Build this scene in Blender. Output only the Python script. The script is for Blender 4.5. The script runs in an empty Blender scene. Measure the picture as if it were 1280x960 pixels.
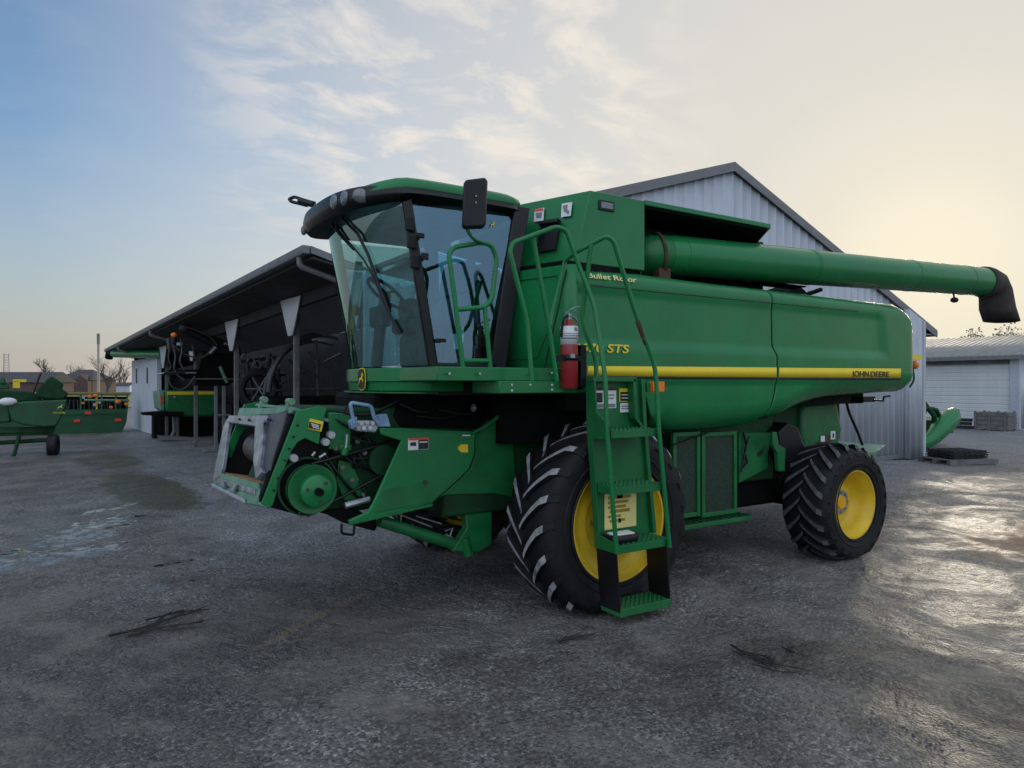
import bpy, bmesh, math, random
import numpy as np
from mathutils import Vector, Matrix, noise as mnoise
R = math.radians
rnd = random.Random(7)
SC = bpy.context.scene
COL = SC.collection

# ------------------------------------------------------------------ camera
FPX, YAW, HOR, CH = 870.0, R(57.5), 480.0, 2.0          # focal length in px of a 1280 wide frame, combine axis, horizon row, eye height
FWD = Vector((math.cos(YAW), math.sin(YAW), 0)); RGT = Vector((math.sin(YAW), -math.cos(YAW), 0))
CAM = Vector((-3.7794, -4.6577, CH))
cam = bpy.data.cameras.new('camera'); cam.sensor_width = 36; cam.lens = FPX / 1280 * 36
cam.clip_start = 0.05; cam.clip_end = 6000
camo = bpy.data.objects.new('camera', cam); COL.objects.link(camo)
camo.location = CAM; camo.rotation_euler = (R(90), 0, -math.asin(FWD.x)); SC.camera = camo

# ------------------------------------------------------------------ sky and sun
SUN_EL = R(7.0)
sd = (FWD + RGT * 0.60).normalized(); SUN_AZ = math.atan2(sd.x, sd.y)     # compass angle from +Y towards +X
world = bpy.data.worlds.new('World'); SC.world = world; world.use_nodes = True
nt = world.node_tree; nt.nodes.clear()
def N(t, kind, **kw):
    n = t.nodes.new(kind)
    for k, v in kw.items(): setattr(n, k, v)
    return n
def math_node(t, op, a, b=None, c=None, clamp=False):
    n = N(t, 'ShaderNodeMath', operation=op); n.use_clamp = clamp
    for i, s in enumerate((a, b, c)):
        if s is None: continue
        if isinstance(s, (int, float)): n.inputs[i].default_value = s
        else: t.links.new(s, n.inputs[i])
    return n.outputs[0]
def mixc(t, f, a, b, blend='MIX'):
    n = N(t, 'ShaderNodeMix', data_type='RGBA', blend_type=blend)
    for s, i in ((f, 0), (a, 6), (b, 7)):
        if isinstance(s, (int, float)): n.inputs[i].default_value = s
        elif isinstance(s, tuple): n.inputs[i].default_value = (*s, 1) if len(s) == 3 else s
        else: t.links.new(s, n.inputs[i])
    return n.outputs[2]
def ramp(t, f, stops):
    n = N(t, 'ShaderNodeValToRGB'); e = n.color_ramp.elements
    while len(e) < len(stops): e.new(0.5)
    for i, (p, c) in enumerate(stops):
        e[i].position = p
        e[i].color = (c, c, c, 1) if isinstance(c, (int, float)) else (*c, 1)
    t.links.new(f, n.inputs[0]); return n.outputs[0]
def noise(t, vec, scale, detail=4, rough=0.55, dist=0.0):
    n = N(t, 'ShaderNodeTexNoise'); n.inputs['Scale'].default_value = scale; n.inputs['Detail'].default_value = detail
    n.inputs['Roughness'].default_value = rough; n.inputs['Distortion'].default_value = dist
    if vec is not None: t.links.new(vec, n.inputs['Vector'])
    return n.outputs['Fac']
sky = N(nt, 'ShaderNodeTexSky', sky_type='NISHITA'); sky.sun_disc = False
sky.sun_elevation = SUN_EL; sky.sun_rotation = SUN_AZ
sky.altitude = 100; sky.air_density = 1.0; sky.dust_density = 2.2; sky.ozone_density = 2.0
tc = N(nt, 'ShaderNodeTexCoord'); gen = tc.outputs['Generated']
sep = N(nt, 'ShaderNodeSeparateXYZ'); nt.links.new(gen, sep.inputs[0])
zc = math_node(nt, 'MAXIMUM', sep.outputs[2], 0.0); zc = math_node(nt, 'ADD', zc, 0.22)
px = math_node(nt, 'DIVIDE', sep.outputs[0], zc); py = math_node(nt, 'DIVIDE', sep.outputs[1], zc)
cmb = N(nt, 'ShaderNodeCombineXYZ'); nt.links.new(px, cmb.inputs[0]); nt.links.new(py, cmb.inputs[1])
mp = N(nt, 'ShaderNodeMapping'); nt.links.new(cmb.outputs[0], mp.inputs[0])
mp.inputs['Rotation'].default_value = (0, 0, R(62)); mp.inputs['Scale'].default_value = (1.0, 1.5, 1)
mp.inputs['Location'].default_value = (3.1, 1.7, 0)
n1 = noise(nt, mp.outputs[0], 4.6, 9, 0.60, 0.35); n2 = noise(nt, mp.outputs[0], 0.9, 3, 0.5)
def dot_with(v):
    d = N(nt, 'ShaderNodeVectorMath', operation='DOT_PRODUCT'); nt.links.new(gen, d.inputs[0]); d.inputs[1].default_value = tuple(v); return d.outputs['Value']
dsun = dot_with((sd.x * math.cos(SUN_EL), sd.y * math.cos(SUN_EL), math.sin(SUN_EL)))
patch = ramp(nt, dot_with((FWD - RGT * 0.07 + Vector((0, 0, 0.38))).normalized()), [(0.935, 0.05), (0.985, 1.0)])   # where the wisps gather
cl = math_node(nt, 'MULTIPLY', math_node(nt, 'MULTIPLY', ramp(nt, n1, [(0.46, 0.0), (0.62, 1.0)]), ramp(nt, n2, [(0.36, 0.45), (0.56, 1.0)])), patch)
blue = mixc(nt, 0.10, mixc(nt, 1.0, sky.outputs[0], (0.72, 0.86, 1.02), 'MULTIPLY'), (1.55, 1.75, 2.0))
veil = ramp(nt, dsun, [(0.42, 0.0), (0.76, 0.66), (0.93, 0.94), (1.0, 1.0)])      # thin high cloud that thickens towards the sun
glow = ramp(nt, dsun, [(0.88, 0.0), (0.965, 0.10), (0.990, 0.38), (1.0, 1.0)])
veilcol = mixc(nt, glow, (2.65, 2.55, 2.36), (4.1, 3.7, 2.8))
skyc = mixc(nt, veil, blue, veilcol)
cldcol = mixc(nt, ramp(nt, dsun, [(0.3, 0.0), (0.95, 1.0)]), (3.1, 2.9, 2.8), (3.6, 3.3, 2.85))
skyc = mixc(nt, math_node(nt, 'MULTIPLY', cl, 0.75), skyc, cldcol)
hz = ramp(nt, sep.outputs[2], [(0.0, 0.80), (0.10, 0.45), (0.30, 0.0)])           # pale dusty band along the horizon
skyc = mixc(nt, hz, skyc, mixc(nt, ramp(nt, dsun, [(0.2, 0.0), (0.80, 0.45), (0.985, 1.0)]), (2.05, 1.85, 1.85), (3.1, 2.85, 2.3)))
behind = ramp(nt, dot_with((-FWD * 0.85 + Vector((0, 0, 0.53)))), [(0.0, 0.0), (0.75, 1.0)])                    # unseen sky brightened overhead and behind the viewer, added to fill the shade
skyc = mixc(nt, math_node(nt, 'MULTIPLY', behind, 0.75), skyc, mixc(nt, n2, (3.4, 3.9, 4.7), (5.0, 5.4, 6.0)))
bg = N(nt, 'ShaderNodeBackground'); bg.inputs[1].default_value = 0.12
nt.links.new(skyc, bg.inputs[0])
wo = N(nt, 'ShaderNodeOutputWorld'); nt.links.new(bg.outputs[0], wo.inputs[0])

sl = bpy.data.lights.new('sun', 'SUN'); sl.energy = 0.9; sl.angle = R(11); sl.color = (1.0, 0.88, 0.70)
so = bpy.data.objects.new('sun', sl); COL.objects.link(so)
sdir = Vector((sd.x * math.cos(SUN_EL), sd.y * math.cos(SUN_EL), math.sin(SUN_EL)))
so.rotation_euler = sdir.to_track_quat('Z', 'Y').to_euler(); so.location = (0, 0, 30)
vs = SC.view_settings; vs.view_transform = 'Standard'; vs.look = 'None'; vs.gamma = 1; vs.use_curve_mapping = False
vs.exposure = 1.12
SC.cycles.max_bounces = 8; SC.cycles.transparent_max_bounces = 12

# ------------------------------------------------------------------ photo measuring (pixel of the 1280x960 frame -> place)
def ray(u, v): return FWD + RGT * ((u - 640) / FPX) + Vector((0, 0, (HOR - v) / FPX))
def S(u, v, y): d = ray(u, v); return CAM + d * ((y - CAM.y) / d.y)        # on the plane y
def F(u, v, x): d = ray(u, v); return CAM + d * ((x - CAM.x) / d.x)        # on the plane x
def G(u, v, z=0.0): d = ray(u, v); return CAM + d * ((z - CAM.z) / d.z)    # at height z
def D(u, v, dep): return CAM + ray(u, v) * dep                             # at a depth
def SP(pts, y): return [S(u, v, y) for u, v in pts]

# ------------------------------------------------------------------ materials
MATS = {}
def mat(name, col, rough=0.5, metal=0.0, var=0.25, vscale=6.0, bump=0.0, bscale=60.0, coat=0.0, dust=0.0, dustcol=(0.16, 0.14, 0.11), spec=0.5, rvar=0.15, streak=0.0, streakcol=(0.1, 0.09, 0.075)):
    m = bpy.data.materials.new(name); m.use_nodes = True; t = m.node_tree; b = t.nodes['Principled BSDF']
    tco = N(t, 'ShaderNodeTexCoord').outputs['Object']
    n = noise(t, tco, vscale, 5)
    dark = tuple(c * (1 - var) for c in col); lite = tuple(min(1, c * (1 + var * 0.6)) for c in col)
    c = mixc(t, ramp(t, n, [(0.3, 0.0), (0.7, 1.0)]), dark, lite)
    if streak > 0:
        mpn = N(t, 'ShaderNodeMapping'); mpn.inputs['Scale'].default_value = (5.0, 5.0, 0.35); t.links.new(tco, mpn.inputs[0])
        st = noise(t, mpn.outputs[0], 2.2, 6, 0.65)
        c = mixc(t, math_node(t, 'MULTIPLY', ramp(t, st, [(0.50, 0.0), (0.72, 1.0)]), streak), c, streakcol)
    if dust > 0:
        d = noise(t, tco, 2.3, 8, 0.7)
        c = mixc(t, math_node(t, 'MULTIPLY', ramp(t, d, [(0.42, 0.0), (0.75, 1.0)]), dust), c, dustcol)
    t.links.new(c, b.inputs['Base Color'])
    r = math_node(t, 'MULTIPLY_ADD', noise(t, tco, vscale * 1.7, 4), rvar * 2, rough - rvar, clamp=True)
    t.links.new(r, b.inputs['Roughness'])
    b.inputs['Metallic'].default_value = metal; b.inputs['Coat Weight'].default_value = coat
    b.inputs['Specular IOR Level'].default_value = spec
    if bump > 0:
        bn = N(t, 'ShaderNodeBump'); bn.inputs['Strength'].default_value = bump; bn.inputs['Distance'].default_value = 0.01
        t.links.new(noise(t, tco, bscale, 4), bn.inputs['Height']); t.links.new(bn.outputs[0], b.inputs['Normal'])
    MATS[name] = m; return m
M_green = mat('green_paint', (0.006, 0.185, 0.052), 0.27, var=0.14, vscale=1.5, coat=0.0, spec=0.40, bump=0.5, bscale=2.2, streak=0.22, streakcol=(0.045, 0.14, 0.07), dust=0.20, dustcol=(0.07, 0.11, 0.07), rvar=0.10)
M_green2 = mat('green_frame_paint', (0.006, 0.145, 0.040), 0.40, spec=0.4, var=0.25, vscale=5, dust=0.28, dustcol=(0.07, 0.10, 0.06))
M_dgreen = mat('dark_dusty_green', (0.006, 0.055, 0.017), 0.6, var=0.45, vscale=4, dust=0.5, dustcol=(0.022, 0.027, 0.02), spec=0.25)  # darker green for inner and under parts, blotched with dust
M_lgreen = mat('worn_pale_green', (0.11, 0.27, 0.17), 0.5, var=0.35, vscale=7, dust=0.4, dustcol=(0.3, 0.33, 0.3))
M_yellow = mat('yellow_paint', (0.78, 0.53, 0.02), 0.42, var=0.12, vscale=4, coat=0.0, dust=0.40, dustcol=(0.35, 0.26, 0.1))
M_hub = mat('amber_yellow_paint', (0.80, 0.40, 0.008), 0.4, var=0.1)
M_ylet = mat('yellow_lettering', (0.80, 0.60, 0.02), 0.5, var=0.05)
M_clet = mat('cream_lettering', (0.75, 0.66, 0.25), 0.5, var=0.05)
M_black = mat('black_plastic', (0.006, 0.0065, 0.008), 0.38, var=0.3, spec=0.35, vscale=9, bump=0.1, bscale=150)
M_blackp = mat('black_paint', (0.006, 0.0065, 0.0075), 0.5, var=0.3, vscale=6, dust=0.3, dustcol=(0.025, 0.025, 0.025), spec=0.35)
M_dark = mat('near_black', (0.0045, 0.0055, 0.005), 0.8, spec=0.15, var=0.5, vscale=5)  # near-black tone, mostly on inner and under parts
M_rubber = mat('tyre_rubber', (0.008, 0.0085, 0.010), 0.62, var=0.35, vscale=7, bump=0.25, bscale=70, dust=0.45, dustcol=(0.032, 0.030, 0.028), spec=0.28)
M_rubber2 = mat('dusty_rubber', (0.045, 0.036, 0.033), 0.75, var=0.35, vscale=6, bump=0.3, bscale=40)
M_lug = mat('dusty_tread', (0.30, 0.305, 0.31), 0.75, var=0.65, vscale=11, bump=0.4, bscale=90)
M_lug2 = mat('worn_tread', (0.085, 0.088, 0.093), 0.65, var=0.5, vscale=14, bump=0.4, bscale=90)
M_steel = mat('bare_steel', (0.40, 0.42, 0.45), 0.38, metal=0.7, var=0.4, vscale=12, dust=0.3)
M_worn = mat('scuffed_white_metal', (0.30, 0.325, 0.36), 0.34, metal=0.5, var=0.6, vscale=8, dust=0.5, dustcol=(0.1, 0.09, 0.08))
M_rust = mat('rusty_steel', (0.085, 0.042, 0.026), 0.8, var=0.5, vscale=10, bump=0.4)
M_galv = mat('galvanised', (0.42, 0.44, 0.46), 0.42, metal=0.5, var=0.2, vscale=6)
M_red = mat('red_enamel', (0.30, 0.014, 0.016), 0.35, var=0.12, vscale=5, coat=0.3)
M_white = mat('white_sticker', (0.72, 0.73, 0.74), 0.5, var=0.06)
M_orange = mat('orange_lens', (0.85, 0.20, 0.01), 0.3, var=0.1)
M_redl = mat('red_reflector', (0.75, 0.06, 0.03), 0.3, var=0.1)
M_blue = mat('blue_grey_coupler', (0.22, 0.34, 0.50), 0.45, metal=0.2, var=0.3, vscale=14)
M_lamp = mat('lamp_lens', (0.17, 0.18, 0.195), 0.10, var=0.3, vscale=40, spec=0.7)
M_seat = mat('cab_trim', (0.17, 0.18, 0.185), 0.7, var=0.2)
M_decal = mat('decal_black', (0.012, 0.012, 0.012), 0.5, var=0.1)
M_navy = mat('navy_rubber', (0.035, 0.042, 0.060), 0.45, var=0.3, vscale=8, dust=0.3)
M_must = mat('mustard_print', (0.30, 0.21, 0.02), 0.5, var=0.1)
M_iron = mat('worn_iron', (0.10, 0.095, 0.09), 0.5, metal=0.5, var=0.5, vscale=9)
M_brown = mat('rust_stained_floor', (0.36, 0.17, 0.07), 0.7, var=0.4, vscale=9)
M_siding = mat('grey_metal_siding', (0.46, 0.50, 0.56), 0.5, metal=0.0, var=0.10, vscale=1.2, streak=0.35, streakcol=(0.33, 0.33, 0.33), dust=0.16, dustcol=(0.3, 0.29, 0.27))
M_trim = mat('grey_trim', (0.17, 0.175, 0.185), 0.5, var=0.15)
M_roofm = mat('weathered_metal_roof', (0.30, 0.29, 0.265), 0.5, metal=0.15, var=0.15, vscale=2)
M_wdoor = mat('white_door_paint', (0.66, 0.68, 0.68), 0.5, var=0.08, vscale=1, streak=0.25, streakcol=(0.42, 0.41, 0.38))
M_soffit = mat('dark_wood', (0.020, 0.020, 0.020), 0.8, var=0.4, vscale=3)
M_wood = mat('weathered_wood', (0.15, 0.145, 0.14), 0.8, var=0.35, vscale=5, bump=0.3)
M_wall = mat('painted_wall', (0.50, 0.54, 0.60), 0.65, var=0.10, vscale=2)
M_bark = mat('grey_bark', (0.10, 0.085, 0.075), 0.85, var=0.3, vscale=2)
M_leaf = mat('spring_leaves', (0.17, 0.16, 0.07), 0.7, var=0.4, vscale=3)
M_brick = mat('dark_brick', (0.105, 0.062, 0.055), 0.8, var=0.3, vscale=3)
M_shingle = mat('dark_shingles', (0.075, 0.07, 0.07), 0.85, var=0.25, vscale=2)
M_pole = mat('pale_pole', (0.36, 0.33, 0.30), 0.7, var=0.2)
M_olive = mat('mown_field', (0.23, 0.21, 0.075), 0.9, var=0.3, vscale=0.15)
M_twig = mat('wet_twig', (0.022, 0.017, 0.013), 0.7, var=0.4, vscale=12)
M_gray = mat('grey_plastic', (0.20, 0.22, 0.23), 0.55, var=0.2)
M_carpaint = mat('dark_trim', (0.006, 0.0065, 0.008), 0.36, var=0.2, spec=0.4)
M_hose = mat('dull_black_hose', (0.05, 0.053, 0.058), 0.45, var=0.3)
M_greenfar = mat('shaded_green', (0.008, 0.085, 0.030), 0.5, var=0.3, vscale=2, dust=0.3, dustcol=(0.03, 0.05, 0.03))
M_rope = mat('mesh_black', (0.02, 0.024, 0.022), 0.6, var=0.4, vscale=30)

def glass_mat(name, tint, refl=0.5, rough=0.02, rc=(0.9, 0.96, 1.0)):
    m = bpy.data.materials.new(name); m.use_nodes = True; t = m.node_tree; t.nodes.clear()
    o = N(t, 'ShaderNodeOutputMaterial'); tr = N(t, 'ShaderNodeBsdfTransparent'); gl = N(t, 'ShaderNodeBsdfGlossy')
    tr.inputs[0].default_value = (*tint, 1); gl.inputs['Roughness'].default_value = rough; gl.inputs[0].default_value = (*rc, 1)
    fr = N(t, 'ShaderNodeFresnel'); fr.inputs[0].default_value = 1.55
    f = math_node(t, 'MULTIPLY_ADD', fr.outputs[0], 0.65, refl, clamp=True)
    mx = N(t, 'ShaderNodeMixShader'); t.links.new(f, mx.inputs[0]); t.links.new(tr.outputs[0], mx.inputs[1]); t.links.new(gl.outputs[0], mx.inputs[2])
    t.links.new(mx.outputs[0], o.inputs[0]); return m
M_glass = glass_mat('tinted_glass', (0.42, 0.66, 0.66), 0.22, 0.02, (0.62, 0.92, 0.92))
M_glassd = glass_mat('door_glass', (0.42, 0.62, 0.74), 0.16, 0.03, (0.48, 0.78, 1.0))

def mesh_screen():
    m = bpy.data.materials.new('perforated_screen'); m.use_nodes = True; t = m.node_tree; b = t.nodes['Principled BSDF']
    tco = N(t, 'ShaderNodeTexCoord').outputs['Object']
    w = N(t, 'ShaderNodeTexVoronoi'); w.inputs['Scale'].default_value = 55; t.links.new(tco, w.inputs['Vector'])
    c = mixc(t, ramp(t, w.outputs['Distance'], [(0.25, 0.0), (0.6, 1.0)]), (0.004, 0.009, 0.006), (0.012, 0.04, 0.02))
    t.links.new(c, b.inputs['Base Color']); b.inputs['Roughness'].default_value = 0.6; return m
M_screen = mesh_screen()

# ------------------------------------------------------------------ mesh building
class MB:
    def __init__(s): s.v = []; s.f = []; s.mi = []; s.m = 0
    def add(s, vs, fs):
        o = len(s.v); s.v += [tuple(v) for v in vs]
        for f in fs: s.f.append([o + i for i in f]); s.mi.append(s.m)
        return s
    def box(s, a, b):
        x0, y0, z0 = (min(a[i], b[i]) for i in range(3)); x1, y1, z1 = (max(a[i], b[i]) for i in range(3))
        return s.add([(x0,y0,z0),(x1,y0,z0),(x1,y1,z0),(x0,y1,z0),(x0,y0,z1),(x1,y0,z1),(x1,y1,z1),(x0,y1,z1)],
                     [(0,3,2,1),(4,5,6,7),(0,1,5,4),(1,2,6,5),(2,3,7,6),(3,0,4,7)])
    def loft(s, rings, closed=True, caps=True):
        n = len(rings[0]); vs = [p for r in rings for p in r]; fs = []
        for k in range(len(rings) - 1):
            for i in range(n if closed else n - 1):
                j = (i + 1) % n; fs.append((k*n+i, k*n+j, (k+1)*n+j, (k+1)*n+i))
        if caps and closed: fs.append(tuple(range(n))[::-1]); fs.append(tuple((len(rings)-1)*n + i for i in range(n)))
        return s.add(vs, fs)
    def prism(s, pts, off):                     # any planar polygon pushed along a vector
        off = Vector(off); return s.loft([[Vector(p) for p in pts], [Vector(p) + off for p in pts]])
    def cyl(s, p, q, r, r2=None, n=20):
        return s.tube([p, q], r, n=n, r_end=r2)
    def tube(s, pts, r, n=10, r_end=None, caps=True):
        pts = [Vector(p) for p in pts]; rings = []; up = None
        for i, p in enumerate(pts):
            t = (pts[min(i+1, len(pts)-1)] - pts[max(i-1, 0)]).normalized()
            if up is None: up = t.orthogonal().normalized()
            up = (up - t * up.dot(t))
            if up.length < 1e-5: up = t.orthogonal()
            up.normalize(); sd_ = t.cross(up)
            rr = r if r_end is None else r + (r_end - r) * i / max(1, len(pts) - 1)
            rings.append([p + (up * math.cos(2*math.pi*k/n) + sd_ * math.sin(2*math.pi*k/n)) * rr for k in range(n)])
        return s.loft(rings, True, caps)
    def lathe(s, prof, origin, axis=(0,1,0), n=48, closed_prof=False):   # prof: (along axis, radius)
        o = Vector(origin); a = Vector(axis).normalized(); u = a.orthogonal().normalized(); w = a.cross(u)
        rings = [[o + a*h + (u*math.cos(2*math.pi*k/n) + w*math.sin(2*math.pi*k/n))*max(r, 1e-4) for k in range(n)] for h, r in prof]
        if closed_prof: rings.append(rings[0])
        if closed_prof: return s.loft(rings, True, False)
        return s.loft(rings, True, prof[0][1] < .15 and prof[-1][1] < .15)
    def sheet(s, grid):                          # rows of points
        n = len(grid[0]); vs = [p for r in grid for p in r]
        fs = [(i*n+j, i*n+j+1, (i+1)*n+j+1, (i+1)*n+j) for i in range(len(grid)-1) for j in range(n-1)]
        return s.add(vs, fs)
    def sphere(s, c, r, sc=(1,1,1), n=14):
        c = Vector(c); rings = []
        for i in range(1, n):
            a = math.pi*i/n; rings.append([c + Vector((math.sin(a)*math.cos(2*math.pi*k/n)*r*sc[0], math.sin(a)*math.sin(2*math.pi*k/n)*r*sc[1], math.cos(a)*r*sc[2])) for k in range(n)])
        return s.loft(rings)
    def build(s, name, m, parent=None, bevel=0.0, smooth=35, solid=0.0, solid_off=0.0):
        me = bpy.data.meshes.new(name); me.from_pydata(s.v, [], s.f)
        ms = m if isinstance(m, (list, tuple)) else [m]
        for x in ms: me.materials.append(x)
        me.polygons.foreach_set('material_index', s.mi)
        bm = bmesh.new(); bm.from_mesh(me); bmesh.ops.recalc_face_normals(bm, faces=bm.faces); bm.to_mesh(me); bm.free()
        me.polygons.foreach_set('use_smooth', [True] * len(me.polygons)); me.set_sharp_from_angle(angle=R(smooth))
        o = bpy.data.objects.new(name, me); COL.objects.link(o); put(o, parent)
        if solid:
            md = o.modifiers.new('solid', 'SOLIDIFY'); md.thickness = solid; md.offset = solid_off
        if bevel:
            md = o.modifiers.new('bevel', 'BEVEL'); md.width = bevel; md.segments = 2; md.limit_method = 'ANGLE'; md.angle_limit = R(40)
        return o
def put(o, parent):                              # geometry is written in yard coordinates, so the parent's shift is undone
    if parent is None: return
    o.parent = parent
    p, off = parent, Vector((0, 0, 0))
    if p.get('base'): off = Vector(p['base'])
    o.matrix_parent_inverse = Matrix.Translation(-off)
def tag(o, label, cat, group=None):
    o['label'] = label; o['category'] = cat
    if group: o['group'] = group
    return o
def thing(name, loc, label, cat, group=None):
    o = bpy.data.objects.new(name, None); o.empty_display_size = 0.3; COL.objects.link(o)
    o.location = loc; o['base'] = tuple(loc); return tag(o, label, cat, group)
def struct(o, kind='structure'): o['kind'] = kind; return o
def rounded(pts, r=0.06, n=5):                   # a polyline with its corners rounded
    pts = [Vector(p) for p in pts]; out = [pts[0]]
    for i in range(1, len(pts) - 1):
        a, b, c = pts[i-1], pts[i], pts[i+1]
        d1, d2 = (a - b), (c - b); k = min(r, d1.length * 0.45, d2.length * 0.45)
        p, q = b + d1.normalized() * k, b + d2.normalized() * k
        for j in range(n + 1):
            t = j / n; out.append(p * (1-t)**2 + b * 2*t*(1-t) + q * t*t)
    out.append(pts[-1]); return out
def lerp_tab(tab, x):
    if x <= tab[0][0]: return tab[0][1]
    for (a, va), (b, vb) in zip(tab, tab[1:]):
        if x <= b: return va + (vb - va) * (x - a) / max(1e-9, b - a)
    return tab[-1][1]
def smooth(a, b, x):
    t = max(0.0, min(1.0, (x - a) / (b - a))); return t * t * (3 - 2 * t)
def text(name, body, m, parent, origin, xd, ud, size, shear=0.0, bold=0.0, fit=None, ext=0.002):
    cu = bpy.data.curves.new(name, 'FONT'); cu.body = body; cu.size = 1.0; cu.shear = shear; cu.offset = bold; cu.extrude = 0.0; cu.resolution_u = 3
    tmp = bpy.data.objects.new('tmp', cu); COL.objects.link(tmp); bpy.context.view_layer.update()
    me = bpy.data.meshes.new_from_object(tmp.evaluated_get(bpy.context.evaluated_depsgraph_get()))
    bpy.data.objects.remove(tmp); bpy.data.curves.remove(cu)
    xs = [v.co.x for v in me.vertices]; w = max(xs) - min(xs); x0 = min(xs); sx = (fit / w) if fit else size
    xd = Vector(xd).normalized(); ud = Vector(ud).normalized()
    for v in me.vertices: v.co = Vector(origin) + xd * ((v.co.x - x0) * sx) + ud * (v.co.y * size)
    bm = bmesh.new(); bm.from_mesh(me); bmesh.ops.triangulate(bm, faces=bm.faces); bm.to_mesh(me); bm.free()
    me.polygons.foreach_set('use_smooth', [False] * len(me.polygons)); me.name = name; me.materials.clear(); me.materials.append(m)
    o = bpy.data.objects.new(name, me); COL.objects.link(o); put(o, parent)
    md = o.modifiers.new('solid', 'SOLIDIFY'); md.thickness = ext; md.offset = 0
    return o
def plate(pts, thick, nrm): return MB().prism(pts, Vector(nrm) * thick)

# ------------------------------------------------------------------ ground
def ground_mat():
    m = bpy.data.materials.new('yard_gravel'); m.use_nodes = True; t = m.node_tree; b = t.nodes['Principled BSDF']
    co = N(t, 'ShaderNodeTexCoord').outputs['Object']
    sp = N(t, 'ShaderNodeSeparateXYZ'); t.links.new(co, sp.inputs[0]); X, Y = sp.outputs[0], sp.outputs[1]
    big = noise(t, co, 0.22, 6, 0.6, 0.5); mid = noise(t, co, 1.3, 8, 0.66, 0.3); fine = noise(t, co, 16, 6, 0.7); tiny = noise(t, co, 75, 3, 0.7)
    vo = N(t, 'ShaderNodeTexVoronoi'); vo.inputs['Scale'].default_value = 52; t.links.new(co, vo.inputs['Vector'])
    vsep = N(t, 'ShaderNodeSeparateColor'); t.links.new(vo.outputs['Color'], vsep.inputs[0])
    vo2 = N(t, 'ShaderNodeTexVoronoi'); vo2.inputs['Scale'].default_value = 16; t.links.new(co, vo2.inputs['Vector'])
    vsep2 = N(t, 'ShaderNodeSeparateColor'); t.links.new(vo2.outputs['Color'], vsep2.inputs[0])
    mud = mixc(t, ramp(t, mid, [(0.3, 0.0), (0.7, 1.0)]), (0.052, 0.044, 0.037), (0.235, 0.210, 0.180))
    stone = mixc(t, vsep.outputs[0], (0.034, 0.033, 0.032), (0.56, 0.55, 0.53))
    stone = mixc(t, math_node(t, 'MULTIPLY', vsep2.outputs[0], 0.35), stone, (0.14, 0.143, 0.147))
    # gravel apron in front of the open shed and under the machine
    e = math_node(t, 'MULTIPLY_ADD', mid, 1.6, -0.8)
    a1 = math_node(t, 'ADD', X, e)
    apron = ramp(t, math_node(t, 'MULTIPLY_ADD', a1, 0.5, 1.55, clamp=True), [(0.25, 0.0), (0.75, 1.0)])
    ay = ramp(t, math_node(t, 'MULTIPLY_ADD', math_node(t, 'ADD', Y, e), 0.22, -0.25, clamp=True), [(0.2, 0.0), (0.6, 1.0)])
    apron = math_node(t, 'MULTIPLY', apron, ay); apc = math_node(t, 'MULTIPLY', apron, ramp(t, math_node(t, 'MULTIPLY_ADD', Y, 0.1, -0.20, clamp=True), [(0.0, 0.0), (0.25, 1.0)]))
    loose = ramp(t, mid, [(0.36, 0.25), (0.60, 0.95)])
    gmask = math_node(t, 'MAXIMUM', math_node(t, 'MULTIPLY', apron, 0.95), math_node(t, 'MULTIPLY', loose, 0.75))
    c = mixc(t, gmask, mud, stone)
    c = mixc(t, math_node(t, 'MULTIPLY', ramp(t, big, [(0.40, 0.0), (0.60, 1.0)]), 0.70), c, (0.066, 0.055, 0.045))
    c = mixc(t, math_node(t, 'MULTIPLY', ramp(t, fine, [(0.50, 0.0), (0.66, 1.0)]), 0.6), c, (0.040, 0.040, 0.041))
    c = mixc(t, 0.55, c, ramp(t, vsep.outputs[1], [(0.0, 0.40), (0.55, 0.95), (1.0, 2.4)]), 'MULTIPLY')
    c = mixc(t, math_node(t, 'MULTIPLY', apc, 0.78), c, mixc(t, vsep.outputs[0], (0.10, 0.106, 0.116), (0.46, 0.475, 0.50)))
    dryn = ramp(t, noise(t, co, 1.1, 9, 0.70, 0.6), [(0.47, 0.0), (0.60, 1.0)])
    c = mixc(t, math_node(t, 'MULTIPLY', dryn, 0.65), c, mixc(t, fine, (0.31, 0.285, 0.25), (0.17, 0.156, 0.138)))
    def blob(cx, cy, ang, rx, ry, soft=0.35, amp=0.9):
        s, k = math.sin(ang), math.cos(ang)
        dx = math_node(t, 'SUBTRACT', X, cx); dy = math_node(t, 'SUBTRACT', Y, cy)
        p = math_node(t, 'DIVIDE', math_node(t, 'ADD', math_node(t, 'MULTIPLY', dx, k), math_node(t, 'MULTIPLY', dy, s)), rx)
        q = math_node(t, 'DIVIDE', math_node(t, 'SUBTRACT', math_node(t, 'MULTIPLY', dy, k), math_node(t, 'MULTIPLY', dx, s)), ry)
        r2 = math_node(t, 'ADD', math_node(t, 'MULTIPLY', p, p), math_node(t, 'MULTIPLY', q, q))
        r2 = math_node(t, 'ADD', r2, math_node(t, 'MULTIPLY_ADD', noise(t, co, 3.2, 9, 0.72, 0.8), amp * 2, -amp))
        return ramp(t, r2, [(1.0 - soft, 1.0), (1.0, 0.0)])
    moss = blob(-2.5, 10.3, R(95), 3.2, 0.75); moss = math_node(t, 'MAXIMUM', moss, blob(-2.9, 16.5, R(95), 2.2, 0.8))
    mossc = mixc(t, fine, (0.028, 0.032, 0.012), (0.11, 0.105, 0.045))
    c = mixc(t, math_node(t, 'MULTIPLY', moss, 0.85), c, mossc)
    straw = math_node(t, 'MULTIPLY', blob(-1.95, 1.35, math.atan2(1.28, 1.62), 1.05, 0.07, 0.6, 0.5), 0.55)
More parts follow.
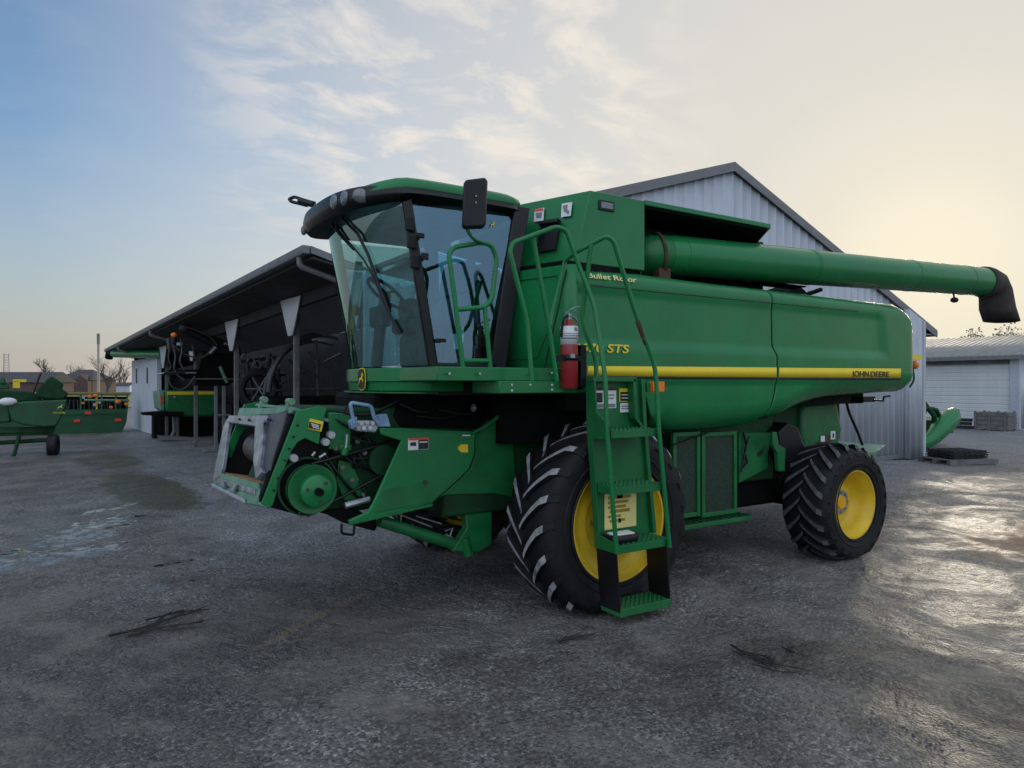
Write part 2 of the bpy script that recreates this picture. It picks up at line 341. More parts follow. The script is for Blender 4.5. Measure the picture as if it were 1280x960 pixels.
    c = mixc(t, straw, c, (0.26, 0.20, 0.12))
    rust = blob(6.61, -0.53, R(10), 1.7, 0.6, 0.8, 0.8)
    c = mixc(t, math_node(t, 'MULTIPLY', rust, 0.6), c, (0.30, 0.16, 0.075))
    far = math_node(t, 'MULTIPLY_ADD', Y, 0.025, -1.2, clamp=True)
    c = mixc(t, far, c, mixc(t, big, (0.06, 0.065, 0.025), (0.13, 0.125, 0.05)))
    # standing water
    pud = None
    for cx, cy, an, rx, ry in ((-3.52, 6.5, R(60), 1.25, 0.50), (-3.75, 5.1, R(30), 1.0, 0.34), (-2.78, 4.0, R(20), 0.22, 0.09), (-2.95, 3.05, R(15), 0.32, 0.10), (-4.25, 5.5, R(70), 0.7, 0.25),
                               (-3.3, 8.2, R(40), 0.4, 0.2), (-3.0, 8.6, R(40), 0.3, 0.12)):
        p = blob(cx, cy, an, rx, ry, 0.35, 2.3); pud = p if pud is None else math_node(t, 'MAXIMUM', pud, p)
    pud = math_node(t, 'MULTIPLY', pud, ramp(t, noise(t, co, 5.5, 9, 0.72, 0.5), [(0.44, 0.0), (0.52, 1.0)]))
    wetn = ramp(t, noise(t, co, 0.75, 8, 0.68, 0.9), [(0.42, 0.0), (0.58, 1.0)])
    c = mixc(t, math_node(t, 'MULTIPLY', wetn, 0.45), c, mixc(t, 1.0, c, (0.45, 0.44, 0.43), 'MULTIPLY'))
    c = mixc(t, pud, c, (0.022, 0.021, 0.020)); t.links.new(c, b.inputs['Base Color'])
    rgh = math_node(t, 'MULTIPLY_ADD', wetn, -0.36, 0.74)
    rgh = math_node(t, 'MULTIPLY_ADD', fine, 0.16, math_node(t, 'SUBTRACT', rgh, 0.08))
    rgh = math_node(t, 'MULTIPLY_ADD', gmask, 0.10, rgh)
    n_ = N(t, 'ShaderNodeMix', data_type='FLOAT'); t.links.new(pud, n_.inputs[0]); t.links.new(rgh, n_.inputs[2]); n_.inputs[3].default_value = 0.05
    t.links.new(n_.outputs[0], b.inputs['Roughness']); b.inputs['Specular IOR Level'].default_value = 0.5
    hgt = math_node(t, 'MULTIPLY_ADD', mid, 0.11, math_node(t, 'MULTIPLY', fine, 0.035))
    lump = noise(t, co, 4.5, 5, 0.6, 1.2); hgt = math_node(t, 'MULTIPLY_ADD', lump, 0.10, hgt)
    hgt = math_node(t, 'ADD', hgt, math_node(t, 'MULTIPLY', math_node(t, 'MULTIPLY', vo.outputs['Distance'], math_node(t, 'MAXIMUM', gmask, 0.5)), -0.028))
    hgt = math_node(t, 'MULTIPLY_ADD', tiny, 0.012, hgt)
    dry = math_node(t, 'SUBTRACT', 1.0, pud); bn = N(t, 'ShaderNodeBump'); bn.inputs['Distance'].default_value = 1.0
    t.links.new(math_node(t, 'MULTIPLY', dry, 0.85), bn.inputs['Strength']); t.links.new(hgt, bn.inputs['Height']); t.links.new(bn.outputs[0], b.inputs['Normal'])
    return m
def ground_z(x, y, d=0.0):
    a = mnoise.noise(Vector((x*0.45, y*0.45, 3.1))) * 0.028 + mnoise.noise(Vector((x*1.5, y*1.5, 8.3))) * 0.020
    if d < 22: a += mnoise.noise(Vector((x*4.0, y*4.0, 1.7))) * 0.014 * (1 - smooth(14, 22, d))
    if d < 13: a += mnoise.noise(Vector((x*8.5, y*8.5, 4.4))) * 0.009 * (1 - smooth(8, 13, d))
    return a - 0.014
def make_ground():
    n, kf = 621, 7.4
    ax_ = np.sinh(np.linspace(-1, 1, n) * kf) / np.sinh(kf) * 1600.0
    xs, ys = ax_ - 0.3, ax_ - 0.2
    verts = np.zeros((n * n, 3)); verts[:, 0] = np.tile(xs, n); verts[:, 1] = np.repeat(ys, n)
    dd = np.hypot(verts[:, 0], verts[:, 1])
    for i in np.nonzero(dd < 60)[0]:
        x, y = verts[i, 0], verts[i, 1]; verts[i, 2] = ground_z(x, y, dd[i]) * (1 - smooth(25, 60, dd[i]))
    idx = np.arange(n * n).reshape(n, n); q = np.stack([idx[:-1, :-1], idx[:-1, 1:], idx[1:, 1:], idx[1:, :-1]], -1).reshape(-1, 4)
    me = bpy.data.meshes.new('ground'); me.vertices.add(n * n); me.vertices.foreach_set('co', verts.ravel())
    me.loops.add(q.size); me.loops.foreach_set('vertex_index', q.ravel().astype(np.int32)); me.polygons.add(len(q)); me.polygons.foreach_set('loop_start', np.arange(0, q.size, 4, dtype=np.int32)); me.polygons.foreach_set('loop_total', np.full(len(q), 4, dtype=np.int32))
    me.update(); me.validate(); me.materials.append(ground_mat()); me.polygons.foreach_set('use_smooth', [True]*len(me.polygons))
    o = bpy.data.objects.new('ground', me); COL.objects.link(o); return struct(o)
make_ground()
def pebbles():
    rs = np.random.RandomState(4); V = []; Fc = []
    base = np.array([(1,0,0),(-1,0,0),(0,1,0),(0,-1,0),(0,0,1),(0,0,-1)], float); tri = [(0,2,4),(2,1,4),(1,3,4),(3,0,4),(2,0,5),(1,2,5),(3,1,5),(0,3,5)]
    k = 0
    while k < 12000:
        u = rs.uniform(-20, 1300); dep = 3.6 * (3.4 ** rs.rand()); v = HOR + CH * FPX / dep
        if v > 965 or v < 560: continue
        p = G(u, v)
        if p.x > 0.4 and p.y < 1.0: continue
        q = mnoise.noise(Vector((p.x*0.9, p.y*0.9, 5.5))) + 0.5 * mnoise.noise(Vector((p.x*3, p.y*3, 2.5)))
        apr = 1.0 if (p.x > -2.6 and p.y > 2.5) else 0.0
        if q < -0.30 - 0.3 * apr + rs.rand() * 0.9: continue
        s = rs.uniform(0.004, 0.010) * (1.6 if rs.rand() < 0.06 else 1.0)
        a = rs.rand() * 6.28; ca, sa = math.cos(a), math.sin(a)
        b = base * (1 + rs.uniform(-0.35, 0.35, base.shape)) * s * np.array([1.2, 0.9, 0.45])
        z0 = ground_z(p.x, p.y) + s * 0.15
        for x, y, z in b: V.append((p.x + x*ca - y*sa, p.y + x*sa + y*ca, z0 + z))
        Fc += [tuple(k*6 + i for i in f) for f in tri]; k += 1
    m = bpy.data.materials.new('pebble_stone'); m.use_nodes = True; t = m.node_tree; bs = t.nodes['Principled BSDF']
    g = N(t, 'ShaderNodeNewGeometry').outputs['Random Per Island']
    t.links.new(ramp(t, g, [(0.0, (0.03, 0.03, 0.032)), (0.6, (0.09, 0.092, 0.097)), (1.0, (0.21, 0.21, 0.215))]), bs.inputs['Base Color']); bs.inputs['Roughness'].default_value = 0.55
    me = bpy.data.meshes.new('gravel'); me.from_pydata(V, [], Fc); me.materials.append(m)
    o = bpy.data.objects.new('gravel', me); COL.objects.link(o); o['kind'] = 'stuff'; tag(o, 'loose grey gravel scattered over the muddy yard', 'gravel')
pebbles()

# ------------------------------------------------------------------ the combine
CB = thing('combine_harvester', (1.9, 1.75, 0.0), 'large green and yellow combine harvester parked on the gravel with its header removed', 'combine harvester')
YC = 1.72                                         # centre line
YS = 0.20                                         # outer face of the left side panels

# --- side panels
bot_uv = [(735,473),(800,476),(808,492),(816,519),(830,534),(852,539.5),(900,537.5),(940,533),(962,529),(990,519.5),(1002,512),(1015,505.5),(1035,499),(1052,495.5),(1100,491.5),(1130,489)]
BOT = [(S(u,v,YS).x, S(u,v,YS).z) for u, v in bot_uv]
TOP = [(S(u,v,YS).x, S(u,v,YS).z) for u, v in [(728,336),(809,341.5),(900,353.5),(966,361),(1074,374),(1112,378.5)]]
XE = S(1148,460,YS).x
X0, XG = 0.015, S(966,440,YS).x
def seam_x(z):                                    # the wavy joint between the two panels
    return lerp_tab([(1.5, S(961,529,YS).x), (1.9, S(969.5,490,YS).x), (2.10, S(971,474,YS).x), (2.3, S(970.5,447,YS).x), (2.42, S(967.5,436,YS).x), (3.1, S(966,361,YS).x)], z)
def panel_y(x, z, zb, zt):
    y = YS
    d = z - zb
    rd = 0.24 * smooth(0.86, 1.12, x)
    if rd > 1e-4 and d < rd: y += rd - math.sqrt(max(0, rd**2 - (rd - max(d, 0))**2))
    dt = zt - z
    if dt < 0.12: y += 0.12 - math.sqrt(max(0, 0.12**2 - (0.12 - dt)**2))
    re = XE - x
    if re < 0.22: y += (0.22 - math.sqrt(max(0, 0.22**2 - (0.22 - max(re, 0))**2))) * 0.9
    xc = 4.86 - 0.16 * (z - 2.4)                   # the dished area stops short of the rear end
    inside = smooth(xc + 0.10, xc - 0.10, x) * smooth(2.30, 2.42, z) if x < xc + 0.10 else 0.0
    y += 0.035 * inside * (1 - smooth(2.78, 3.0, z))
    y += 0.02 * smooth(2.06, 1.98, z) * smooth(1.2, 1.9, z) if 1.2 < z < 2.06 else 0
    y += 0.05 * smooth(2.0, 1.3, z)
    y += 0.03 * smooth(2.85, 3.05, z)
    return y
def zt_of(x): 
    z = lerp_tab(TOP, x)
    if x > 5.0: 
        q = (x - 5.0) / (XE - 5.0); z -= 0.42 * max(0, q) ** 3.4
    return z
def zb_of(x):
    z = lerp_tab(BOT, x)
    if x > XE - 0.12: z += 0.04 * ((x - (XE - 0.12)) / 0.12) ** 2
    return z
def panel_grid(xa, xb, nx, nz, mirror=False):
    g = []
    for j in range(nz + 1):
        f = j / nz; f = f if True else f
        row = []
        for i in range(nx + 1):
            xl = (lambda z: seam_x(z) + 0.014) if xa is None else (lambda z: xa)
            xr = (lambda z: seam_x(z) - 0.014) if xb is None else (lambda z: xb)
            z = 2.3
            for _ in range(3):
                k = i / nx; x = xl(z) + (xr(z) - xl(z)) * k
                zb, zt = zb_of(x), zt_of(x); z = zb + (zt - zb) * f
            y = panel_y(x, z, zb, zt)
            row.append((x, 2*YC - y if mirror else y, z))
        g.append(row)
    return g
def side_panels(mirror):
    a = MB().sheet(panel_grid(X0, None, 130, 90, mirror)).build('side_panel', M_green, CB, smooth=30, solid=0.02)
    b = MB().sheet(panel_grid(None, XE, 130, 90, mirror)).build('side_panel', M_green, CB, smooth=30, solid=0.02)
    return a, b
PF, PR = side_panels(False); side_panels(True)
def band(za0, za1, zb0, zb1, x0, x1, prou, m, name, par, n=120):  # a decal strip that follows the panel
    g = [[], []]
    for i in range(n + 1):
        k = i / n; x = x0 + (x1 - x0) * k
        for r, (p, q) in enumerate(((za0, zb0), (za1, zb1))):
            z = p + (q - p) * k; g[r].append((x, panel_y(x, z, zb_of(x), zt_of(x)) - prou, z))
    return MB().sheet(g).build(name, m, par, solid=0.002)
xs1 = seam_x(2.12)
band(2.073, 2.160, 2.073, 2.180, 0.10, xs1-0.02, 0.016, M_ylet, 'stripe', PF)
band(2.050, 2.074, 2.050, 2.074, 0.10, xs1-0.02, 0.015, M_decal, 'stripe_edge', PF)
band(2.073, 2.180, 2.078, 2.199, xs1+0.02, S(1125,467,YS).x, 0.016, M_ylet, 'stripe', PR)
band(2.050, 2.074, 2.052, 2.079, xs1+0.02, S(1126,467,YS).x, 0.015, M_decal, 'stripe_edge', PR)
band(2.180, 2.187, 2.199, 2.206, xs1+0.02, S(1126,467,YS).x, 0.015, M_decal, 'stripe_edge', PR)
def groove(pts, r, par, m=None):
    MB().tube(pts, r, 6).build('groove', m or M_decal, par)
gz = 2.88
groove([(x, panel_y(x, gz, zb_of(x), zt_of(x)) - 0.009, gz) for x in np.linspace(0.16, xs1-0.03, 50)], 0.005, PF)
groove([(x, panel_y(x, gz, zb_of(x), zt_of(x)) - 0.009, gz) for x in np.linspace(seam_x(gz)+0.03, 4.3, 40)], 0.005, PR)
# dark frame that shows through the joint between the panels
MB().loft([[(seam_x(z)-0.06, YS+0.10, z), (seam_x(z)+0.06, YS+0.10, z), (seam_x(z)+0.06, YS+0.14, z), (seam_x(z)-0.06, YS+0.14, z)] for z in np.linspace(1.62, 2.98, 24)]).build('joint_frame', M_dark, CB)
# lettering
def on_panel(u, v): 
    p = S(u, v, YS); return Vector((p.x, panel_y(p.x, p.z, zb_of(p.x), zt_of(p.x)) - 0.014, p.z))
o = on_panel(735, 347); tb = text('lettering', 'Bullet Rotor', M_clet, PF, (o.x, 0, o.z), (1,0,0.0), (0,0,1), 0.074, shear=0.22, bold=0.012, fit=S(796,351,YS).x - S(735,346,YS).x)
for v in tb.data.vertices: v.co.y += panel_y(v.co.x, v.co.z, zb_of(v.co.x), zt_of(v.co.x)) - 0.032
tx = text('lettering', '9670 STS', M_ylet, PF, (S(715.5,439,YS).x, YS + 0.004, 2.285), (1,0,0), (0,0,1), 0.108, shear=0.25, bold=0.018, fit=S(785.5,439,YS).x - S(715.5,439,YS).x)
for v in tx.data.vertices:                         # the first figure wraps round the corner of the panel
    v.co.y += panel_y(max(v.co.x, X0), v.co.z, 1.5, 3.03) - YS - 0.026
    if v.co.x < 0.0: v.co.y += lerp_tab([(-0.09, 0.12), (-0.065, 0.045), (-0.045, 0.02), (-0.015, 0.006), (0.0, 0.0)], v.co.x)
o = on_panel(1063, 472); text('lettering', 'JOHN', M_decal, PR, (o.x, o.y - 0.009, 2.088), (1,0,0), (0,0,1), 0.100, bold=0.012, fit=(S(1084,470,YS).x - o.x))
o2 = S(1086.5, 472, YS); text('lettering', 'DEERE', M_decal, PR, (o2.x, o.y - 0.009, 2.088), (1,0,0), (0,0,1), 0.100, bold=0.012, fit=(S(1109.5,470,YS).x - o2.x))

# --- front corner of the body (chamfered), with its service door
def plan_wall(plan, z0, z1, off=0.0): return [[(x, y, z) for x, y in plan] for z in (z0, z1)]
plan = [(0.012, 0.222), (-0.015, 0.224), (-0.045, 0.236), (-0.065, 0.262), (-0.08, 0.30), (-0.09, 0.34), (-0.235, 0.85), (-0.42, 1.5)]
fp = MB().sheet(plan_wall(plan, 1.93, 3.055)).build('corner_panel', M_green, CB, solid=0.02)
def cham(u, v, out=0.0):                            # point on the chamfered corner panel
    a = Vector((-0.09, 0.34, 0)); b = Vector((-0.42, 1.5, 0)); n = Vector((b.y - a.y, -(b.x - a.x), 0)).normalized() * -1
    d = ray(u, v); t = (a - CAM).dot(n) / d.dot(n); return CAM + d * t + n * out
CHN = Vector((-(1.5-0.34), -0.38, 0)).normalized()
groove([cham(u, v, 0.012) for u, v in [(709,337),(701,375),(693,410),(684,450),(680,470)]], 0.007, fp)
groove([cham(u, v, 0.011) for u, v in [(650,351),(698,345)]], 0.004, fp)
groove([cham(u, v, 0.011) for u, v in [(622,452),(673,448),(684,418)]], 0.004, fp)
hd = MB().tube([cham(632,394,0.012), cham(637,394,0.03), cham(641,394,0.012)], 0.008, 8); hd.cyl(cham(638,399,0.0), cham(638,399,0.03), 0.014); hd.build('latch', M_black, fp)
# --- grain tank
def tank_ring(z, s): # s: how far the front leans back
    return [(0.94, 0.35, z), (0.08 + s, 0.35, z), (-0.134 + s, 0.95, z), (-0.26 + s, 1.3, z), (-0.26 + s, 2.14, z), (-0.134 + s, 2.49, z), (0.08 + s, 3.09, z), (0.94, 3.09, z)]
gt = MB().loft([tank_ring(3.10, 0.0), tank_ring(3.78, 0.185)]).build('grain_tank', M_green, CB, bevel=0.008)
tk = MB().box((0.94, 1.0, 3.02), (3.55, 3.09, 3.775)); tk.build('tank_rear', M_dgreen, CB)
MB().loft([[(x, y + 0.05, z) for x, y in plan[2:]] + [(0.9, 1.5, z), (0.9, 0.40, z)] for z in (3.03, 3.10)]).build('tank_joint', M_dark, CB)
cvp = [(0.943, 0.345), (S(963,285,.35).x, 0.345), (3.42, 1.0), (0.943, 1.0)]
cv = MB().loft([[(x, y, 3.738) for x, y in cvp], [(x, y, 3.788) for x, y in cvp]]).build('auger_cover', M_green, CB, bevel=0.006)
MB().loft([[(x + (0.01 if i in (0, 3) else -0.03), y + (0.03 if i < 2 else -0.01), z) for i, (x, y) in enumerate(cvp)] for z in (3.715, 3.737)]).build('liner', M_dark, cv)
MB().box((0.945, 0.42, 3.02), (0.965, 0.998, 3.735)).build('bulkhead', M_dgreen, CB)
# work lamp in the tank wall, decals and the dark vent
def tank_side(u, v): return S(u, v, 0.35)
a, b_ = tank_side(748, 249.5), tank_side(767, 265.5)
wl = MB().box((a.x, 0.335, b_.z), (b_.x, 0.349, a.z)).build('work_light', M_black, CB, bevel=0.004)
MB().box((a.x + 0.02, 0.330, b_.z + 0.018), (b_.x - 0.02, 0.336, a.z - 0.018)).build('lens', M_lamp, wl, bevel=0.003)
def tank_cham(u, v, out=0.0):
    p0, p1, p2 = Vector((0.08, 0.35, 3.10)), Vector((-0.134, 0.95, 3.10)), Vector((0.265, 0.35, 3.78))
    n = (p1 - p0).cross(p2 - p0).normalized()
    if n.dot(CAM - p0) < 0: n = -n
    d = ray(u, v); t = (p0 - CAM).dot(n) / d.dot(n); return CAM + d * t + n * out, n
def decal_on(fn, quad, m, out, name, parent, thick=0.003):
    pts = []; n = None
    for u, v in quad:
        r = fn(u, v, out)
        if isinstance(r, tuple): r, n = r
        pts.append(r)
    if n is None: n = (pts[1] - pts[0]).cross(pts[2] - pts[0]).normalized()
    return MB().prism(pts, n * thick).build(name, m, parent)
for q, sym in (([(670,263),(682,261),(681,277),(669,278.5)], 0), ([(704,256),(717,254),(715,271),(703,273)], 1)):
    d_ = decal_on(tank_cham, q, M_white, 0.022, 'decal', gt)
    cx, cy = sum(p[0] for p in q)/4, sum(p[1] for p in q)/4
    if sym: decal_on(tank_cham, [(cx-4,cy-5),(cx+2,cy-6),(cx+1,cy-1),(cx+4,cy+2),(cx+3,cy+6),(cx-3,cy+2)], M_gray, 0.027, 'pictogram', d_)
    else: 
        decal_on(tank_cham, [(cx-4,cy-2),(cx+4,cy-3),(cx+3,cy+4),(cx-3,cy+4)], M_gray, 0.027, 'pictogram', d_); decal_on(tank_cham, [(cx-5.5,cy-6.5),(cx+5.5,cy-8),(cx+5.5,cy-5),(cx-5.5,cy-4)], M_redl, 0.027, 'pictogram', d_)
decal_on(tank_cham, [(679,286),(702,282),(697,313.5),(673,318)], M_carpaint, 0.018, 'vent_window', gt, 0.03)
decal_on(tank_cham, [(678,281),(703,277),(702,281),(678,285)], M_black, 0.018, 'vent_hood', gt, 0.06)

# --- inner body (everything behind the panels)
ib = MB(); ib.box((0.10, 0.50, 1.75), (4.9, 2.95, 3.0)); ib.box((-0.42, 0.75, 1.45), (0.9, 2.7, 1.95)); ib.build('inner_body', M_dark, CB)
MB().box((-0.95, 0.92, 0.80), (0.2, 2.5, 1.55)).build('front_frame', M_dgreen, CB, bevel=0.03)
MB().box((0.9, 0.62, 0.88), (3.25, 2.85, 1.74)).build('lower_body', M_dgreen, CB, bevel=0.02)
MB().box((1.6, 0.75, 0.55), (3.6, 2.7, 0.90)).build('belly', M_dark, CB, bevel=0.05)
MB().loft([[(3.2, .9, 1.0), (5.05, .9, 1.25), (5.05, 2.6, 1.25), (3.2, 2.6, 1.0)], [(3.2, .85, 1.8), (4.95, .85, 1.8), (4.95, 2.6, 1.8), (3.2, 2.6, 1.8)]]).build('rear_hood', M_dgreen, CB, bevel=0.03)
ch = MB().loft([[(4.05, 0.80, 1.0), (4.82, 0.80, 1.12), (4.82, 2.6, 1.12), (4.05, 2.6, 1.0)], [(4.05, 0.78, 1.35), (4.90, 0.78, 1.4), (4.90, 2.6, 1.4), (4.05, 2.6, 1.35)], [(4.05, 0.80, 1.75), (4.80, 0.80, 1.78), (4.80, 2.6, 1.78), (4.05, 2.6, 1.75)]]).build('chopper_housing', M_green2, CB, bevel=0.05)
for u0, v0, u1, v1, m, lab in ((1026,545,1031,552,M_white,''), (1031,544,1038,553,M_rust,''), (1038.5,539,1044,549,M_white,'1')):
    p, q = S(u0, v0, .77), S(u1, v1, .77); d_ = MB().box((p.x, .768, q.z), (q.x, .776, p.z)).build('decal', m, ch)
    if lab: MB().box(((p.x+q.x)/2-.012, .762, q.z+.02), ((p.x+q.x)/2+.014, .767, p.z-.03)).build('pictogram', M_decal, d_)
# mudguard ahead of the rear wheel
mg = [(u, v) for u, v in [(974,540),(986,528),(998,534),(1004,552),(1012,566),(1000,578),(985,580),(977,570)]]
MB().prism(SP(mg, 0.45), (0, 0.5, 0)).build('mudguard', M_black, CB, bevel=0.02)
MB().prism(SP([(966,540),(971,540),(974,556),(982,561),(981,589),(973,589),(972,566),(966,556)], 0.40), (0, 0.05, 0)).build('bracket', M_green2, CB, bevel=0.005)
sp_ = MB().prism(SP([(924,541),(966,541),(960,566),(960,585),(924,604)], 0.55), (0, 0.08, 0)).build('lower_side_plate', M_green2, CB, bevel=0.006)
MB().tube(SP([(929,541),(933,556),(931,566),(934,578),(929,584)], 0.52), 0.013, 8).build('cable', M_black, CB); MB().tube(SP([(936,545),(932,562),(926,590)], 0.5), 0.01, 8).build('cable', M_black, CB)
MB().prism(SP([(947,567),(953,562),(955,566),(949,571)], 0.54), (0,0.01,0)).build('slot', M_decal, sp_)
# radiator side screens
def screen(uL, uR, vT, vB, y):
    p, q = S(uL, vT, y), S(uR, vB, y); w = 0.045
    fr = MB(); fr.box((p.x, y, q.z), (p.x+w, y+.05, p.z)); fr.box((q.x-w, y, q.z), (q.x, y+.05, p.z)); fr.box((p.x+w, y, p.z-w), (q.x-w, y+.05, p.z)); fr.box((p.x+w, y, q.z), (q.x-w, y+.05, q.z+w))
    f = fr.build('screen_frame', M_green2, CB, bevel=0.004)
    MB().box((p.x+w, y+.02, q.z+w), (q.x-w, y+.035, p.z-w)).build('screen', M_screen, f)
screen(878, 921.5, 541, 641, 0.45); screen(842, 875.5, 541, 645, 0.45)
MB().tube(SP([(842,556),(872,545),(884,541)], 0.42), 0.008, 6).build('stay', M_black, CB)
st = MB(); p, q = S(863, 657, 0.30), S(941, 646, 0.30)
st.box((p.x - .25, .30, .53), (q.x, .66, .575)); st.build('side_step', M_green2, CB, bevel=0.006)
tr = MB()
for i in range(12): tr.box((p.x - .2 + i*.1, .33, .576), (p.x - .15 + i*.1, .63, .585))
tr.build('tread_pads', M_dgreen, CB)

# --- wheels
def wheel(cx, zc, y0, W, RO, rim, nl, sgn, lugh, chev, mlug, dish, hubr, far=False):
    s = 1 if not far else -1                       # outer side points to -y (near) or +y (far)
    yc = y0 + s * W / 2; c = Vector((cx, yc, zc))
    def P(y, r): return (s * y, r)
    rw = 0.43 * W
    # rim: flange, barrel and dished disc
    prof = [(-rw, rim + .028), (-rw - .012, rim + .022), (-rw - .012, rim - .004), (-rw + .03, rim - .018), (-rw + .06, rim - .045), (-rw + dish * .55, rim - .055), (-rw + dish * .8, rim - .085), (-rw + dish, rim - .14)]
    if hubr > 0.2: prof += [(-rw + dish - .02, rim * .62), (-rw + dish + .01, hubr + .04), (-rw + dish, hubr), (-rw + dish, .01)]
    else: prof += [(-rw + dish - .05, hubr + .10), (-rw + dish - .06, hubr + .02), (-rw + dish - .06, .01)]
    wh = MB().lathe([(s*h, r) for h, r in prof] + [(s*(rw*.2), .01), (s*(rw*.6), rim - .06), (s*rw, rim + .02)], c, n=72).build('wheel', M_yellow, CB, smooth=40)
    th = MB(); hc = c + Vector((0, s * (-rw + dish), 0))
    if hubr > .2:
        th.lathe([(s*-.10, .01), (s*-.10, .14), (s*-.06, .17), (0, .19)], hc, n=36); nb, rb, sz, out = 10, hubr * .62, .024, .045
        for k in range(3): th.tube([hc + Vector((.31+.02*k, s*-.06, .05-.10*k)), hc + Vector((.37, s*-.13, .0-.09*k))], .03, 8)
    else:
        th.lathe([(s*-.09, .01), (s*-.09, .07), (s*-.075, .085), (s*-.02, .09)], hc, n=32); nb, rb, sz, out = 8, hubr, .016, .085
    hub = th.build('hub', M_dark if hubr > .2 else M_hub, wh)
    bt = MB()
    for k in range(nb):
        a = 2*math.pi*k/nb; q = hc + Vector((math.cos(a)*rb, 0, math.sin(a)*rb)); bt.cyl(q, q + Vector((0, s*-out, 0)), sz, n=6)
    if hubr < .2: bt.lathe([(s*-.068, .088), (s*-.068, hubr+.03), (s*-.055, hubr+.032)], hc, n=32)
    bt.build('wheel_bolts', M_steel, wh)
    # tyre carcass with its lugs in one mesh
    rc = RO - lugh
    prof = [(-.42*W, rim), (-.455*W, rim + .02), (-.485*W, rim + .30*(rc-rim)), (-.5*W, rim + .55*(rc-rim)), (-.49*W, rim + .80*(rc-rim)), (-.455*W, rc - .035), (-.40*W, rc - .012), (-.2*W, rc - .002), (0, rc)]
    prof = prof + [(-h, r) for h, r in prof[-2::-1]]
    ty = MB(); ty.lathe(prof, c, n=96)
    for rr in (rim + .12*(rc-rim), rim + .36*(rc-rim)):   # moulded rings on the sidewall
        ty.lathe([(-.492*W, rr - .012), (-.502*W, rr - .006), (-.502*W, rr + .006), (-.492*W, rr + .012)], c, n=96)
    def carc(y):
        ay = abs(y); pts = [(h, r) for h, r in prof if h >= 0]; pts.sort(); 
        return lerp_tab([(h, r) for h, r in pts if r > rim + .6*(rc-rim)], ay)
    for sgnside in (-1, 1):
        for k in range(nl):
            ph0 = 2*math.pi*(k + (0.5 if sgnside > 0 else 0))/nl; rings = []
            for t in np.linspace(0, 1.06, 9):
                y = sgnside * (-.012 + .012*0 + t * .487 * W) ; y = sgnside * (max(0, t) * .485 * W - .01)
                ph = ph0 + chev * (t ** .85) ; wd = (.019 + .016 * t)
                r0 = carc(y) - .03; r1 = RO - .004 - (.02 if t > .9 else 0) - .10 * max(0, t - .9) / .16 - (0.012 * t * t)
                def pt(p_, r_, yy): return Vector((c.x - r_*math.cos(p_), c.y + yy, c.z + r_*math.sin(p_)))
                yo = y + (sgnside * .012 if t > 1 else 0)
                rings.append([pt(ph - (wd*1.35)/RO, r0, y), pt(ph - wd/RO, r1, yo), pt(ph + wd/RO, r1, yo), pt(ph + (wd*1.35)/RO, r0, y)])
            n = len(rings)
            ty.m = 0
            ty.add([p for r in rings for p in r], [(i*4+a_, i*4+b_, (i+1)*4+b_, (i+1)*4+a_) for i in range(n-1) for a_, b_ in ((0,1),(2,3))] + [(0,1,2,3), tuple((n-1)*4+i for i in (3,2,1,0))])
            for m_, i0, i1 in ((1, 0, n-2), (0, n-2, n-1)):
                ty.m = m_; ty.add([p for r in rings for p in r], [(i*4+1, i*4+2, (i+1)*4+2, (i+1)*4+1) for i in range(i0, i1)])
            ty.m = 0
    flat = []                                       # the tyre squats where it carries the load
    for x, y, z in ty.v:
        q = smooth(.30, .0, z); y = c.y + (y - c.y) * (1 + .05 * q)
        if z < .02: z = .02 - (.02 - z) * .16
        flat.append((x, y, z))
    ty.v = flat
    ty.build('tyre', [M_rubber, mlug], wh, smooth=40)
    return wh
wheel(0.345, 0.775, 0.0, 0.62, 0.885, 0.515, 21, 0, .055, 0.36, M_lug, .10, .38)
wheel(0.345, 0.775, 2*YC, 0.62, 0.885, 0.515, 21, 0, .055, 0.36, M_lug, .10, .38, far=True)
wheel(3.86, 0.615, -0.06, 0.58, 0.695, 0.38, 22, 0, .048, -0.38, M_lug2, .24, .115)
wheel(3.86, 0.615, 2*YC+.06, 0.58, 0.695, 0.38, 22, 0, .048, -0.38, M_lug2, .24, .115, far=True)
ax = MB(); ax.box((.12, .55, .62), (.62, 2.9, 1.05)); ax.build('front_axle', M_dark, CB, bevel=.03); ax = MB(); ax.box((3.7, .45, .50), (4.0, 3.0, .80)); ax.box((3.72, .9, .7), (3.98, 2.5, 1.2)); ax.build('rear_axle', M_dark, CB, bevel=.03)

# --- cab
YM = 1.70
def pil_x(z): return -1.126 - (z - 2.158) * 0.179      # left and right windscreen posts lean forward
def bul(z): return 0.30
def wind(y, z): 
    t = (y - YM) / 0.95; return pil_x(z) - bul(z) * (1 - abs(t) ** 2.2)
def rear_x(z): return lerp_tab([(2.18, -0.530), (3.57, -0.270)], z)
ZB, ZT = 2.16, 3.56
gl = MB().sheet([[(wind(y, z), y, z) for y in np.linspace(.775, 2.625, 32)] for z in np.linspace(ZB, ZT, 12)]).build('windscreen', M_glass, CB, smooth=60)
dg = [S(u, v, .76) for u, v in [(514,256),(636,271),(640,278),(606,446),(600,451),(549,455),(545,450)]]
for side in (0, 1):
    pts = [Vector((p.x, p.y if not side else 2*YM - p.y, p.z)) for p in dg]
    MB().add(pts, [tuple(range(len(pts)))]).build('door_glass', M_glassd if not side else M_glass, CB)
MB().add([(-.33, .95, 2.35), (-.33, 2.45, 2.35), (-.25, 2.45, 3.5), (-.25, .95, 3.5)], [(0,1,2,3)]).build('rear_glass', M_glass, CB)
fr = MB()
